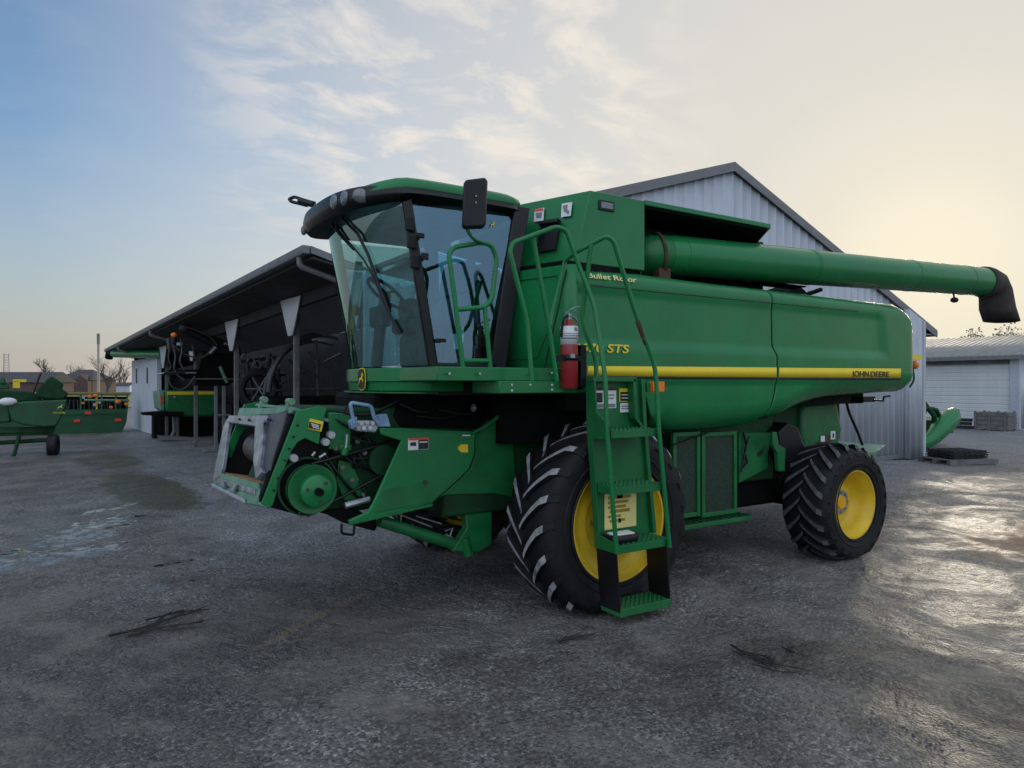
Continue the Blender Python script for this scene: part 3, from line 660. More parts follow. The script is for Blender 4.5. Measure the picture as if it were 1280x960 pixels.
for s_ in (0, 1):
    def Y(y): return y if not s_ else 2*YM - y
    for z0, z1, zz in ((ZB - .02, ZT + .04, 0),):
        fr.loft([[(pil_x(z) - .040, Y(.78), z), (pil_x(z) + .035, Y(.738), z), (pil_x(z) + .055, Y(.80), z), (pil_x(z) - .02, Y(.85), z)] for z in (z0, z1)])
        fr.loft([[(rear_x(z) - .04, Y(.74), z), (rear_x(z) + .13, Y(.74), z), (rear_x(z) + .13, Y(.95), z), (rear_x(z) - .04, Y(.80), z)] for z in (z0, z1 + .05)])
    fr.box((-1.10, Y(.74), 2.145), (-.50, Y(.79), 2.185))
fr.box((-.40, .95, ZB), (-.30, 2.45, 2.36)); fr.build('pillars', M_carpaint, CB, bevel=.012)
for u, v, l in ((511,275,10), (513,297,10), (517,322,12)):
    p = S(u, v, .72); hg = MB(); hg.box((p.x - .03, .70, p.z - .09), (p.x + .04, .735, p.z + .02)); hg.build('hinge', M_black, CB, bevel=.006)
for a_, b_ in (((521,291),(531,298)),((526,316),(536,325)),((544,423),(558,428))): MB().box(S(*a_,.72), S(*b_,.70)).build('door_catch', M_black, CB, bevel=.006)
# roof: black fascia with lamps, green cap
def plan_r(sc, zf, n=64, ex=3.6):
    out = []
    for k in range(n):
        a = 2*math.pi*k/n; cx, sx = math.cos(a), math.sin(a)
        e_ = 9.0 if cx > 0 else ex
        r = (abs(cx)**e_ + abs(sx)**e_) ** (-1/e_)
        x = r*cx; y = r*sx
        f = max(0.0, -x)
        xx = -0.98 + x * 0.80 * sc - 0.10 * f * (1 - y*y) * 1.0
        yy = YM + y * 1.02 * sc
        out.append((xx, yy, zf(xx, y)))
    return out
def frontness(x): return smooth(-1.15, -1.80, x)
def low(x, y): return 3.560 - .085 * frontness(x) * (1 - .3*abs(y)**3)
rings = [plan_r(.88, lambda x, y: low(x, y) + .01), plan_r(.95, low), plan_r(1.0, lambda x, y: low(x, y) + .05), plan_r(1.005, lambda x, y: 3.60 - .02*frontness(x)), plan_r(.99, lambda x, y: 3.655 - .01*frontness(x)), plan_r(.96, lambda x, y: 3.665)]
rf = MB().loft(rings).build('roof_fascia', M_carpaint, CB, smooth=60)
def cap_pts(sc, z): return [(max(x, -1.72 - .0*y), y, zz) for x, y, zz in plan_r(sc, lambda x, y: z - .10 * smooth(-1.35, -1.85, x))]
MB().loft([cap_pts(.99, 3.640), cap_pts(1.0, 3.675), cap_pts(.985, 3.71), cap_pts(.93, 3.745), cap_pts(.75, 3.785), cap_pts(.4, 3.80)]).build('roof', M_green, CB, smooth=60)
for (u, v, rx, rz, y) in ((416.5,252,.075,.065,1.28), (429,247.5,.080,.065,1.08), (451,244.5,.095,.062,.86)):
    p = S(u, v, y); tgt = None
    # seat each lamp on the fascia: march along the view ray to the shell
    best = None
    for yy in np.linspace(.66, 2.2, 400):
        q = S(u, v, yy); t_ = (q.y - YM) / 1.02
        if abs(t_) < 1:
            ex = 3.6; xr = (1 - abs(t_)**ex)**(1/ex); xs_ = -0.98 - xr*.80 - .10*xr*(1 - t_*t_)
            if q.x >= xs_: best = q; break
    if best is None: best = p
    l = MB().sphere(best + Vector((.012, .010, 0)), 1.0, (.03, rx, rz) if rx < .09 else (.080, .05, rz), 20).build('headlight', M_lamp, rf)
p = F(386, 277, -1.86); MB().sphere((-1.765, 2.44, 3.56), 1.0, (.03, .04, .05), 12).build('headlight', M_lamp, rf)
bk = MB(); q0, q1 = S(394,254,2.62), S(361,249,2.95)    # far side mirror bracket, folded flat
bk.tube(rounded([q0, S(380,250,2.7), S(368,246,2.85), S(361,249,2.95), S(364,252,2.9), S(384,257,2.7)], .03), .018, 8); bk.tube([S(374,251,2.74), S(391,256,2.60)], .03, 8); bk.build('mirror_bracket', M_black, CB)
# wipers
wp = MB()
def on_ws(u, v, off=.03):
    lo, hi = CAM + ray(u, v) * 3.5, CAM + ray(u, v) * 8.5
    for _ in range(400):
        lo += ray(u, v) * .0125
        if abs(lo.y - YM) < .95 and lo.x > wind(lo.y, lo.z) - off: break
    return lo
wp.tube([on_ws(*q) for q in ((407,268),(424,293),(442,312))], .011, 6); wp.tube([on_ws(*q) for q in ((427,272),(447,292),(460,318),(472,352),(488,395),(500,416))], .014, 6)
wp.tube([on_ws(*q) for q in ((420,284),(455,325),(466,345),(484,388))], .009, 6); wp.build('wipers', M_black, CB)
# lower front of the cab with its badge
lf = MB(); ys = np.linspace(.76, 2.64, 24)
lf.loft([[(wind(y, 2.16) - .045, y, z) for y in ys] + [(wind(y, 2.16) + .30, y, z) for y in ys[::-1]] for z in (2.02, 2.145)])
lf.loft([[(wind(y, 2.16) - .02, y, 1.935) for y in ys] + [(wind(y, 2.16) + .30, y, 1.935) for y in ys[::-1]], [(wind(y, 2.16) - .03, y, 2.02) for y in ys] + [(wind(y, 2.16) + .30, y, 2.02) for y in ys[::-1]]])
lfo = lf.build('cab_front', M_green, CB, bevel=.008)
MB().loft([[(wind(y, 2.16) - .075, y, z) for y in ys] + [(wind(y, 2.16) + .05, y, z) for y in ys[::-1]] for z in (1.915, 1.93)]).build('front_ledge', M_green2, CB, bevel=.004)
MB().box((-1.10, .78, 1.90), (-.3, 2.62, 2.15)).build('cab_floor', M_blackp, CB)
DEER = [(-.62,-.05),(-.48,.02),(-.30,.16),(-.10,.20),(.10,.24),(.24,.38),(.20,.62),(.30,.58),(.34,.80),(.42,.62),(.56,.52),(.66,.40),(.52,.36),(.44,.20),(.40,.02),(.60,-.10),(.66,-.34),(.56,-.30),(.52,-.14),(.30,-.10),(.10,-.08),(-.12,-.04),(-.30,-.16),(-.46,-.40),(-.66,-.66),(-.72,-.60),(-.54,-.36),(-.48,-.18)]
def badge(parent, cen, xd, zd, nrm, w, h):
    xd, zd, nrm = Vector(xd), Vector(zd), Vector(nrm); n = 28
    ov = [cen + xd * (math.copysign(abs(math.cos(2*math.pi*k/n))**.7, math.cos(2*math.pi*k/n)) * w) + zd * (math.copysign(abs(math.sin(2*math.pi*k/n))**.7, math.sin(2*math.pi*k/n)) * h) for k in range(n)]
    o1 = MB().prism([cen + (p - cen) * 1.10 for p in ov], nrm * .006).build('badge', M_ylet, parent)
    MB().prism([p + nrm * .004 for p in ov], nrm * .006).build('badge_ground', M_decal, o1)
    MB().prism([cen + nrm * .008 + xd * (x * w * .95) + zd * (y * h * .85) for x, y in DEER], nrm * .007).build('badge_emblem', M_ylet, o1)
b0 = on_ws(457, 481, .05); bt_ = Vector((1, 0, 0))
tg = Vector((wind(b0.y + .02, 2.16) - wind(b0.y - .02, 2.16), .04, 0)).normalized(); nn = Vector((-tg.y, tg.x, 0))
if nn.x > 0: nn = -nn
badge(lfo, Vector((wind(b0.y, 2.16) - .052, b0.y, 2.045)), -tg, (0, 0, 1), nn, .075, .095)
pb = S(615.5, 281, .75); MB().prism([pb + Vector((x*.032, -.004, y*.045)) for x, y in DEER], (0, -.004, 0)).build('door_emblem', M_ylet, CB)
# cab interior
sb = MB(); sb.box((-.95, 1.45, 2.16), (-.55, 1.95, 2.50)); sb.loft([[(x, y, z) for x, y in ((-1.02, 1.40), (-.48, 1.40), (-.48, 2.0), (-1.02, 2.0))] for z in (2.50, 2.66)])
seat_ = sb.build('seat', M_seat, CB, bevel=.05)
MB().loft([[(-.56 + d, y0_, z) for y0_ in (1.43, 1.97)] + [(-.42 + d, y0_, z) for y0_ in (1.97, 1.43)] for z, d in ((2.62, 0), (2.95, .06), (3.25, .12))]).build('seat_back', M_gray, CB, bevel=.05)
MB().box((-1.0, 1.05, 2.55), (-.5, 1.32, 2.72)).build('console', M_seat, CB, bevel=.03)
MB().tube(rounded([S(544,455,.95), S(538,383,.95), S(548,374,.95), S(586,364,.95), S(590,372,.95), S(577,450,.95)], .06), .014, 8).build('grab_bar', M_black, CB)
MB().tube(SP([(555,374),(553,450)], .95), .012, 8).build('grab_bar', M_black, CB)
MB().cyl(S(597,347,.86), S(616,347,.86), .055, n=14).build('speaker', M_black, CB)
sw = MB(); cw = Vector((-1.18, 1.70, 2.88)); ax_ = Vector((.62, 0, .78)).normalized(); u_ = Vector((0, 1, 0)); w_ = ax_.cross(u_)
sw.tube([cw + (u_*math.cos(a) + w_*math.sin(a)) * .21 for a in np.linspace(0, 2*math.pi, 30)], .017, 8); sw.tube([cw - u_*.2, cw + u_*.2], .014, 6); sw.tube([cw, cw + w_*.2], .014, 6)
sw.build('steering_wheel', M_black, CB); sc_ = MB(); sc_.tube([cw, (-1.24, 1.7, 2.55), (-1.28, 1.7, 2.16)], .055, 12); sc_.box((-1.30, 1.55, 2.55), (-1.18, 1.85, 2.75)); sc_.build('steering_column', M_seat, CB, bevel=.02)
mo = MB(); mo.box((-1.24, 1.02, 2.60), (-1.12, 1.26, 2.76)); mo.tube([(-1.15, 1.15, 2.60), (-1.0, 1.1, 2.2)], .02, 8); mo.build('monitor', M_seat, CB, bevel=.015)

# --- platform, handrails, mirror
dk = MB(); dk.box(S(545.5,476,.10), (S(735,458,.10).x, .80, S(620,459,.10).z)); dk.build('platform', M_green, CB, bevel=.008)
bm_ = MB(); bm_.box(S(624,492,.06), (S(733,476,.06).x, .50, S(733,476.5,.06).z)); beam = bm_.build('platform_beam', M_green, CB, bevel=.008)
for u, v in ((640,481),(640,488),(663,481),(690,481),(690,487),(665,468),(690,466),(600,467),(562,467)):
    rv = MB(); rv.cyl(S(u, v, .105 if v < 478 else .062), S(u, v, .05), .010, n=8); rv.build('bolt', M_galv, CB)
TR = .0195
def rail(name, pts, y, r=TR, rr=.07): return MB().tube(rounded([S(p[0], p[1], p[2] if len(p) > 2 else y) for p in pts], rr), r, 12).build(name, M_green, CB, smooth=60)
rail('handrail', [(580.5,474),(570,387),(561,318),(567,309),(602,303),(614,306),(621,322),(615,374),(606,384),(570,387)], .12)
rail('handrail', [(606,384),(613,461)], .12); rail('handrail', [(577.5,451),(612,451)], .12)
rail('handrail', [(664.7,476),(659,401),(637,314),(641,303.5),(695,283.5),(708,288),(722,328,-.14),(743,382,-.22),(756.7,472,-.335),(758.5,538,-.345),(771,692,-.345)], -.12, rr=.10)
rail('handrail', [(666,295),(686,407),(696,476)], -.05); rail('handrail', [(706.6,325.6,.05),(689,393,.05),(687,408,-.05)], .0)
rail('handrail', [(706.6,325,.02),(722,314,-.1),(758,295,-.3),(767,301,-.32),(793,388,-.32),(818,455,-.335),(820.5,477,-.34),(823,532,-.345),(837,684,-.345)], -.3, rr=.10)
rail('handrail', [(739,305,-.2),(728,393,-.1),(730,410,-.1),(744.6,447,-.1),(746,476,-.1)], -.15)
MB().tube(SP([(797,401),(808,430)], -.323), TR + .003, 10).build('scuffed_sleeve', M_rust, CB)
mt = [(588,262),(583,280),(590,298),(604,304)]
MB().tube(rounded([S(590,258,0.0), S(582,284,.02), S(591,299,.06), S(606,304,.12)], .08), .014, 10).build('mirror_arm', M_green, CB)
mr = MB(); q = [(583,224),(607,221),(610,226),(608,280),(604,284),(580,285),(578,281),(580,228)]
mo_ = mr.prism(SP(q, -.02), (.03, .07, 0)).build('mirror', M_black, CB, bevel=.018)
for v in (245, 253): MB().cyl(S(595, v, -.03), S(595, v, -.02), .008, n=8).build('mirror_bolt', M_galv, mo_)
# --- ladder
YF, YB = -.32, -.06
lad = MB()
def step(uL, uR, vL, vR, th=.055, back=YB):
    a, b = S(uL, vL, YF), S(uR, vR, YF); z = (a.z + b.z) / 2
    return a.x, b.x, z
steps = []
for uL, uR, vL, vR in ((764,821,540,534), (768,829,610,603), (771,838,683,673), (776,839,763,748)):
    x0, x1, z = step(uL, uR, vL, vR); steps.append((x0, x1, z))
    so_ = MB(); so_.box((x0, YF, z - .065), (x1, YF + .012, z)); so_.box((x0, YB - .012, z - .05), (x1, YB, z)); so_.box((x0, YF + .012, z - .065), (x0 + .012, YB - .012, z)); so_.box((x1 - .012, YF + .012, z - .065), (x1, YB - .012, z))
    n = 9
    for k in range(n):
        yy = YF + .02 + (YB - YF - .05) * k / (n - 1); so_.box((x0 + .012, yy, z - .02), (x1 - .012, yy + .012, z - .002))
        for j in range(10):
            xx = x0 + .02 + (x1 - x0 - .05) * (j + .5 * (k % 2)) / 10; so_.box((xx, yy - .002, z - .002), (xx + .022, yy + .014, z + .008))
    so_.build('step', M_green2, CB, bevel=.003)
pl = MB()
zt_, zm, zb_ = S(733,474,YB).z, steps[0][2], steps[2][2]
def bx_(z): return lerp_tab([(steps[2][2], steps[2][0] + .005), (steps[0][2], steps[0][0] - .02), (zt_, S(735,474,YB).x)], z)
def bxr(z): return lerp_tab([(steps[2][2], S(812,680,YB).x), (steps[0][2], S(800,540,YB).x), (zt_, S(797,474,YB).x)], z)
pl.loft([[(bx_(z), YB - .012, z), (bxr(z), YB - .012, z), (bxr(z), YB, z), (bx_(z), YB, z)] for z in (zb_ - .06, zm, zt_)])
lp = pl.build('ladder_back', M_green2, CB)
sd_ = MB()
sd_.loft([[(bx_(z) - .012, YB - d, z), (bx_(z), YB - d, z), (bx_(z), YB + .02, z), (bx_(z) - .012, YB + .02, z)] for z, d in ((zb_ - .06, .26), (zb_ + .02, .26), (zb_ + .06, .05), (zm - .08, .05), (zm - .07, .26), (zm + .05, .26), (zm + .14, .12), (zt_, .10))])
sd_.loft([[(bxr(z), YB - .05, z), (bxr(z) + .04, YB - .05, z), (bxr(z) + .04, YB + .01, z), (bxr(z), YB + .01, z)] for z in (zb_, zm, zt_)])
sd_.loft([[(x, YB - .1, z), (x + .035, YB - .1, z), (x + .035, YB - .02, z), (x, YB - .02, z)] for x, z in ((steps[0][1] - .02, zm), (steps[0][1] - .10, zm + .08), (steps[0][1] - .12, zt_))])
sd_.box((bx_(zt_) - .02, YB - .1, zt_ - .02), (steps[0][1] - .08, YB, zt_ + .02)); sd_.build('ladder_frame', M_green2, CB, bevel=.004)
z0_, z1_ = steps[3][2] - .03, steps[2][2] - .055
for x in (steps[3][0], steps[3][1] - .010):
    bp = MB(); bp.prism([(x, YF + .005, z0_), (x, YB, z0_), (x - .045, YB, z1_), (x - .045, YF + .005, z1_)], (.010, 0, 0)); bp.build('flexible_hanger', M_blackp, CB)
# stickers on the ladder back
def stick(u0, v0, u1, v1, m, y=YB - .014, name='decal', par=None, th=.003):
    a, b = S(u0, v0, y), S(u1, v1, y); return MB().box((a.x, y - th, b.z), (b.x, y, a.z)).build(name, m, par or lp)
d1 = stick(744,485.5,770,510,M_white); stick(744.5,485,770,488,M_rust,YB-.018,'pictogram',d1); stick(745,491,753,503,M_decal,YB-.018,'pictogram',d1); stick(757,493,768,494.5,M_gray,YB-.018,'pictogram',d1); stick(757,497,767,498.5,M_gray,YB-.018,'pictogram',d1); stick(745,505,769,509,M_gray,YB-.018,'pictogram',d1)
d2 = stick(774,485.5,787.5,502,M_ylet); stick(775.5,490,786,501,M_decal,YB-.018,'pictogram',d2); stick(777,493,785,494,M_white,YB-.021,'pictogram',d2); stick(777,497,785,498,M_white,YB-.021,'pictogram',d2)
d3 = stick(775,504,792,515,M_white); stick(777,507,790,508,M_gray,YB-.018,'pictogram',d3); stick(777,510,788,511,M_gray,YB-.018,'pictogram',d3)
d4 = stick(755.5,618,795,657,M_clet); 
for v in (621, 627, 633, 638, 645, 650): stick(760 + (v % 3), v, 776 + (v * 7) % 15, v + .6, M_must, YB-.018, 'pictogram', d4)
stick(771,619,778,622.5,M_decal,YB-.018,'pictogram',d4); stick(773,648,776,653,M_decal,YB-.018,'pictogram',d4)
p, q = S(814,477,-.10), S(828,490,-.10); MB().box((p.x, -.13, q.z), (q.x, -.07, p.z)).build('side_marker', M_orange, CB, bevel=.006)
p, q = S(806,478,-.06), S(814,490,-.06); MB().box((p.x, -.09, q.z), (q.x, -.03, p.z)).build('marker_bracket', M_green2, CB, bevel=.004)
# fire extinguisher bracket stays with the machine
p, q = S(724.5,431,.0), S(731.5,484,.0); br = MB(); br.box((p.x, -.02, q.z), (q.x, .03, p.z)); br.box(S(692,444,-.02), (p.x, -.005, S(692,451,-.02).z)); br.box((p.x, .03, q.z - .02), (q.x, .3, q.z + .03)); br.build('extinguisher_bracket', M_blackp, CB, bevel=.004)

# --- unloading auger
A0, A1 = Vector((1.42, .60, 3.335)), Vector((7.55, .255, 3.503)); ad = (A1 - A0).normalized()
au = MB().tube([A0, A0 + ad * 2, A0 + ad * 4, A1], .207, 48).build('unloading_auger', M_green, CB, smooth=60)
for t in (.22, 2.25, 2.29, 4.3, 5.62): 
    ri = MB(); c_ = A0 + ad * t; ri.lathe([(-.014, .207), (-.012, .2115), (.012, .2115), (.014, .207)], c_, ad, 48); ri.build('weld_ring', M_green, au)
lp0 = A0 + Vector((0, 0, .205)); MB().tube([lp0 + ad * .15, lp0 + ad * 1.5, lp0 + ad * 2.6], .016, 8).build('light_wiring_pipe', M_green2, au)
el = MB(); el.tube(rounded([A0 + ad * .05, A0 - ad * .18, A0 + Vector((-.22, .30, -.12)), A0 + Vector((-.2, .5, -.3))], .25, 8), .205, 28); el.build('auger_elbow', M_green2, CB, smooth=60)
ef = MB(); ef.lathe([(-.03, .19), (-.03, .235), (.0, .235), (.0, .19)], A0 - ad * .05, Vector((.9, -.35, .12)), 36); ef.box(A0 + Vector((-.18, -.14, -.28)), A0 + Vector((-.02, -.05, -.16))); ef.build('elbow_flange', M_rust, CB)
bo = []; c0 = A1 - ad * .03
for c_, n_, ra, rb in ((c0, ad, .215, .215), (A1 + ad*.12, ad, .218, .218), (A1 + ad*.26 + Vector((0,0,-.03)), ad + Vector((0,0,-.45)), .20, .215), (A1 + ad*.36 + Vector((0,0,-.16)), ad*.6 + Vector((0,0,-.9)), .20, .215), (A1 + ad*.41 + Vector((0,0,-.38)), Vector((.12,0,-1)), .245, .22), (A1 + ad*.53 + Vector((0,0,-.57)), Vector((-.05,0,-1)), .25, .225)):
    n_ = Vector(n_).normalized(); sy = Vector((0, 1, 0)); sy = (sy - n_ * sy.dot(n_)).normalized(); sx = n_.cross(sy)
    bo.append([c_ + sx * (math.cos(2*math.pi*k/28) * ra * (1 + .03*math.sin(5*k))) + sy * (math.sin(2*math.pi*k/28) * rb) for k in range(28)])
MB().loft(bo, True, False).build('rubber_spout', M_rubber2, au, smooth=70, solid=.012)
al = MB(); lc = S(1193, 375, .30); al.sphere(lc, .055, (1.3, .9, .7), 10); al.tube([lc, lc + Vector((-.03, 0, .12))], .012, 6); al.build('auger_lamp', M_black, au)
# engine intake and top clutter behind the panels
ic = MB(); ic.lathe([(0, .01), (0, .30), (.25, .34), (.5, .30), (.5, .01)], (4.75, 1.35, 3.05), (0, 1, 0), 28); ic.box((3.6, 1.2, 2.95), (5.0, 2.4, 3.08)); ic.tube([S(1000,371,1.0), S(1026,362,1.0)], .03, 8); ic.build('engine_intake', M_dark, CB)
ms = MB()
for k in range(3): ms.tube(SP([(865 + k*22, 349 + k*2), (880 + k*24, 353 + k*3)], .7), .02, 8)
ms.box(S(868,344,.9), S(990,362,1.0)); ms.box(S(950,352,.55), S(990,360,.75)); ms.build('auger_saddle', M_dark, CB)
# rear lamp, hose, tow platform
p = S(1144, 456, .42); rl = MB(); rl.sphere(p, .055, (.9, .9, 1.1), 12); rl.build('amber_lamp', M_orange, CB)
MB().box(S(1138,443,.42), S(1149,450,.46)).build('reflector', M_ylet, CB); MB().tube(rounded([S(1140,452,.44), S(1143,475,.44), S(1137,484,.5)], .05), .014, 8).build('lamp_stalk', M_green2, CB)
MB().tube(rounded(SP([(1058,502),(1061,515),(1072,540),(1078,556)], .9), .2), .019, 10).build('hydraulic_hose', M_black, CB)
hk = MB(); hk.tube(SP([(1092,500),(1104,501),(1105,496),(1112,495)], .4), .014, 8); hk.box(S(1064,496,.5), S(1076,502,.7)); hk.build('step_hook', M_black, CB)
tp = MB(); a_, b_, c_ = S(1078,563,.9), S(1128,557.5,1.3), S(1080,572,.75)
tp.loft([[(4.9, .95, .96), (a_.x + .4, .95, .98), (6.9, 1.35, 1.02), (6.9, 2.1, 1.02), (4.9, 2.5, .96)], [(4.9, .95, 1.02), (a_.x + .4, .95, 1.03), (6.95, 1.35, 1.05), (6.95, 2.1, 1.05), (4.9, 2.5, 1.02)]]); tp.box((4.0, 1.2, .85), (5.2, 2.3, 1.0)); tp.build('rear_platform', M_lgreen, CB, bevel=.006)
MB().box((5.0, .98, 1.03), (5.25, 1.2, 1.10)).build('hose_clamp', M_green2, CB, bevel=.01)

# --- feeder house
YL, YRt = 1.05, 2.45
fh = MB()
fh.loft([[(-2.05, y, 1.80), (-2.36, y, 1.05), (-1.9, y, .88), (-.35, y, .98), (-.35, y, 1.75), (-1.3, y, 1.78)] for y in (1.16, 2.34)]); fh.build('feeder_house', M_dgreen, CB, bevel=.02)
sidepl = [(372,513),(399,507.5),(409,510),(405,523),(401,537),(399,556),(381,548),(372,553),(364,565),(357,583),(349,607),(341,632),(335,636),(327,629)]
fsp = MB().prism(SP(sidepl, 1.03), (0, .03, 0)).build('feeder_side_plate', M_green, CB, bevel=.006)
MB().prism([Vector((p.x, 3.04, p.z)) for p in SP(sidepl, 1.03)], (0, .03, 0)).build('feeder_side_plate', M_green, CB)
# front face frame around the opening (it leans back at the top)
B0, B1 = Vector((-2.50, 1.06, 1.00)), Vector((-2.215, 1.06, 1.775))
fu = (B1 - B0); fw = Vector((0, 1.38, 0)); fn = Vector((-fu.z, 0, fu.x)).normalized()
def FF(a, b, o=0.0): return B0 + fw * a + fu * b + fn * o
def fbox(a0, b0, a1, b1, o0, o1, mb): return mb.loft([[FF(a0,b0,o), FF(a1,b0,o), FF(a1,b1,o), FF(a0,b1,o)] for o in (o0, o1)])
def FP(u, v, o=0.0):                               # point of the photo on the face plane, o metres proud of it
    d = ray(u, v); q = B0 + fn * o; t = (q - CAM).dot(fn) / d.dot(fn); return CAM + d * t
def fpoly(pts, o0, o1, mb): return mb.loft([[FP(u, v) + fn * o for u, v in pts] for o in (o0, o1)])
fm = MB(); fpoly([(279,592),(328,605),(329,633),(314,630.5),(273,611),(269.5,604)], -.04, .03, fm); fm.build('feeder_sill', M_lgreen, CB, bevel=.006)
fm = MB(); fpoly([(274,598),(325,613),(324,620),(273,604)], .03, .045, fm); fpoly([(284,603),(288,604),(290,612),(285,610)], .045, .07, fm); fpoly([(300,607),(305,608),(301,617),(297,616)], .045, .07, fm); fm.build('sill_wear_strip', M_worn, CB, bevel=.004)
fm = MB(); fpoly([(272,606),(313,625),(313,631),(271,610)], .03, .06, fm); fm.build('sill_lip', M_galv, CB, bevel=.008)
fm = MB(); fpoly([(303,511),(372,511),(368,518),(300,521)], -.03, .03, fm)
fm.loft([[FF(a, 1.0, -.28), FF(a, 1.0, .03), FF(a, 1.035, .03), FF(a, 1.035, -.28)] for a in (0, 1)]); fm.build('feeder_top', M_lgreen, CB, bevel=.006)
fm = MB(); fpoly([(292,521),(341,521),(338,537),(290,530)], .0, .055, fm); fpoly([(289,524),(291.5,530),(290,535),(283,586),(276,604),(271,602),(284,534)], .0, .045, fm)
fpoly([(329,536),(340,527),(338,560),(335.5,584),(339,593),(331,603),(327.5,580)], .02, .08, fm); fm.build('seal_frame', M_worn, CB, bevel=.010)
fm = MB(); fpoly([(338,527),(364,517),(359,538),(350,565),(343,590),(337,596),(334,584),(336,560)], .015, .045, fm); fpoly([(340,520),(366,513),(364,519),(339,529)], .0, .03, fm); fm.build('seal_flap', M_navy, CB, bevel=.006)
fm = MB(); fr_ = [FP(278,590), FP(330,602)]; bk_ = [FP(283,583) - fn*.42, FP(333,583) - fn*.42]
fm.loft([[fr_[0], fr_[1], bk_[1], bk_[0]], [p - Vector((0, 0, .03)) for p in (fr_[0], fr_[1], bk_[1], bk_[0])]]); fm.build('feeder_floor', M_brown, CB)
fm = MB(); fbox(.0, .05, .055, .95, -.3, .03, fm); fm.loft([[FP(289,524), FP(276,604), FP(276,604) - fn*.45, FP(289,524) - fn*.45], [q + Vector((0, .03, 0)) for q in (FP(289,524), FP(276,604), FP(276,604) - fn*.45, FP(289,524) - fn*.45)]]); fbox(.05, .05, 1.4, .98, -.42, -.40, fm); fbox(.05, .95, 1.3, .98, -.40, -.01, fm); fm.build('feeder_throat', M_dark, CB)
fm = MB(); fm.tube([FF(.1, .55, -.20), FF(1.18, .55, -.20)], .15, 24)
for k in range(5): fm.loft([[FF(.12 + .17*k, .36, -.15), FF(.15 + .17*k, .36, -.15), FF(.15 + .17*k, .75, -.12), FF(.12 + .17*k, .75, -.12)], [FF(.12 + .17*k, .36, -.12), FF(.15 + .17*k, .36, -.12), FF(.15 + .17*k, .75, -.09), FF(.12 + .17*k, .75, -.09)]])
fm.build('feeder_drum', M_iron, CB)
fm = MB()
for a in (.16, .84): fm.loft([[FF(a - .02, .98, o), FF(a + .02, .98, o), FF(a + .03, 1.07, o), FF(a - .03, 1.07, o)] for o in (.0, .04)]); fm.cyl(FF(a - .04, 1.09, .02), FF(a + .04, 1.09, .02), .03, n=12)
fm.build('header_hooks', M_lgreen, CB)
for u, v in ((299,524),(311,525),(331,529),(335,524)): MB().cyl(FP(u, v, .05), FP(u, v, .07), .012, n=8).build('bolt', M_black, CB)
for b in (.2, .32, .5, .62, .74, .86): MB().cyl(B0 + fu*b + Vector((.04, -.04, 0)), B0 + fu*b + Vector((.04, -.02, 0)), .010, n=8).build('bolt', M_black, CB)

MB().loft([[Vector((p.x, p.y - .012, p.z)) for p in SP([(387,523),(404,527),(401,539.5),(384.5,536)], 1.03)], [Vector((p.x, p.y - .003, p.z)) for p in SP([(387,523),(404,527),(401,539.5),(384.5,536)], 1.03)]]).build('decal', M_ylet, fsp)
MB().prism(SP([(387,527),(401.5,530.5),(399.5,537.5),(385.5,535)], 1.012), (0, .004, 0)).build('pictogram', M_decal, fsp)
for k in range(3): MB().prism(SP([(389 + k, 529 + 2*k),(399, 531.5 + 2*k),(398.6, 532.5 + 2*k),(388.6 + k, 530 + 2*k)], 1.008), (0, .003, 0)).build('pictogram', M_white, fsp)
pu = MB(); pc = S(392, 612, .95)
pu.lathe([(.10, .02), (.10, .20), (.085, .20), (.06, .18), (.035, .20), (.02, .20), (.02, .178), (.03, .16), (.03, .02)], pc, (0, 1, 0), 48); pu.build('drive_pulley', M_green2, CB, smooth=40)
MB().lathe([(.037, .182), (.037, .194), (.083, .194), (.083, .182)], pc, (0, 1, 0), 48).build('pulley_belt', M_black, CB)
ph = MB(); ph.lathe([(-.06, .01), (-.06, .105), (-.04, .13), (.05, .13)], pc + Vector((.02, 0, -.01)), (0, 1, 0), 36); pho = ph.build('pulley_hub', M_green, CB, smooth=40)
ph = MB(); ph.lathe([(-.12, .01), (-.12, .03), (-.05, .032)], pc + Vector((.02, 0, -.01)), (0, 1, 0), 20)
ph.build("shaft_end", M_dark, pho)
for a in (0.8, 2.9, 5.0): MB().cyl(pc + Vector((.02 + .09*math.cos(a), -.075, -.01 + .09*math.sin(a))), pc + Vector((.02 + .09*math.cos(a), -.05, -.01 + .09*math.sin(a))), .014, n=6).build('pulley_bolt', M_rust, pho)
MB().lathe([(.0, .225), (.0, .24), (.06, .24), (.06, .225)], pc + Vector((-.03, .06, .02)), (0, 1, 0), 40).build('belt_guard', M_dgreen, CB)
bl = MB(); pr_ = S(480, 575, 1.02)
bl.lathe([(.0, .02), (.0, .13), (.05, .13), (.05, .02)], pr_, (0, 1, 0), 32); bl.build('driven_pulley', M_dgreen, CB, smooth=40)
bl = MB()
for s_ in (1, -1): bl.tube([pc + Vector((0, .06, s_*.20)), pr_ + Vector((0, .02, s_*.13))], .014, 8)
bl.build('drive_belt', M_black, CB)
for u, v in ((413.5,543.5),(406.5,552.5),(367,572.5)):
    k = S(u, v, 1.02); kn = MB(); kn.lathe([(-.03, .01), (-.03, .030), (.02, .034)], k, (0, 1, 0), 18); kn.build('spool', M_galv, CB); 
jk = MB()
rnd2 = random.Random(3)
for k in range(16):
    a = (408 + rnd2.random()*60, 512 + rnd2.random()*60); b = (a[0] + rnd2.uniform(-18, 25), a[1] + rnd2.uniform(-10, 25))
    jk.tube(rounded([S(*a, 1.1), S((a[0]+b[0])/2 + rnd2.uniform(-6,6), (a[1]+b[1])/2 + 5, 1.07), S(*b, 1.1)], .05), rnd2.choice((.008, .012, .015)), 6)
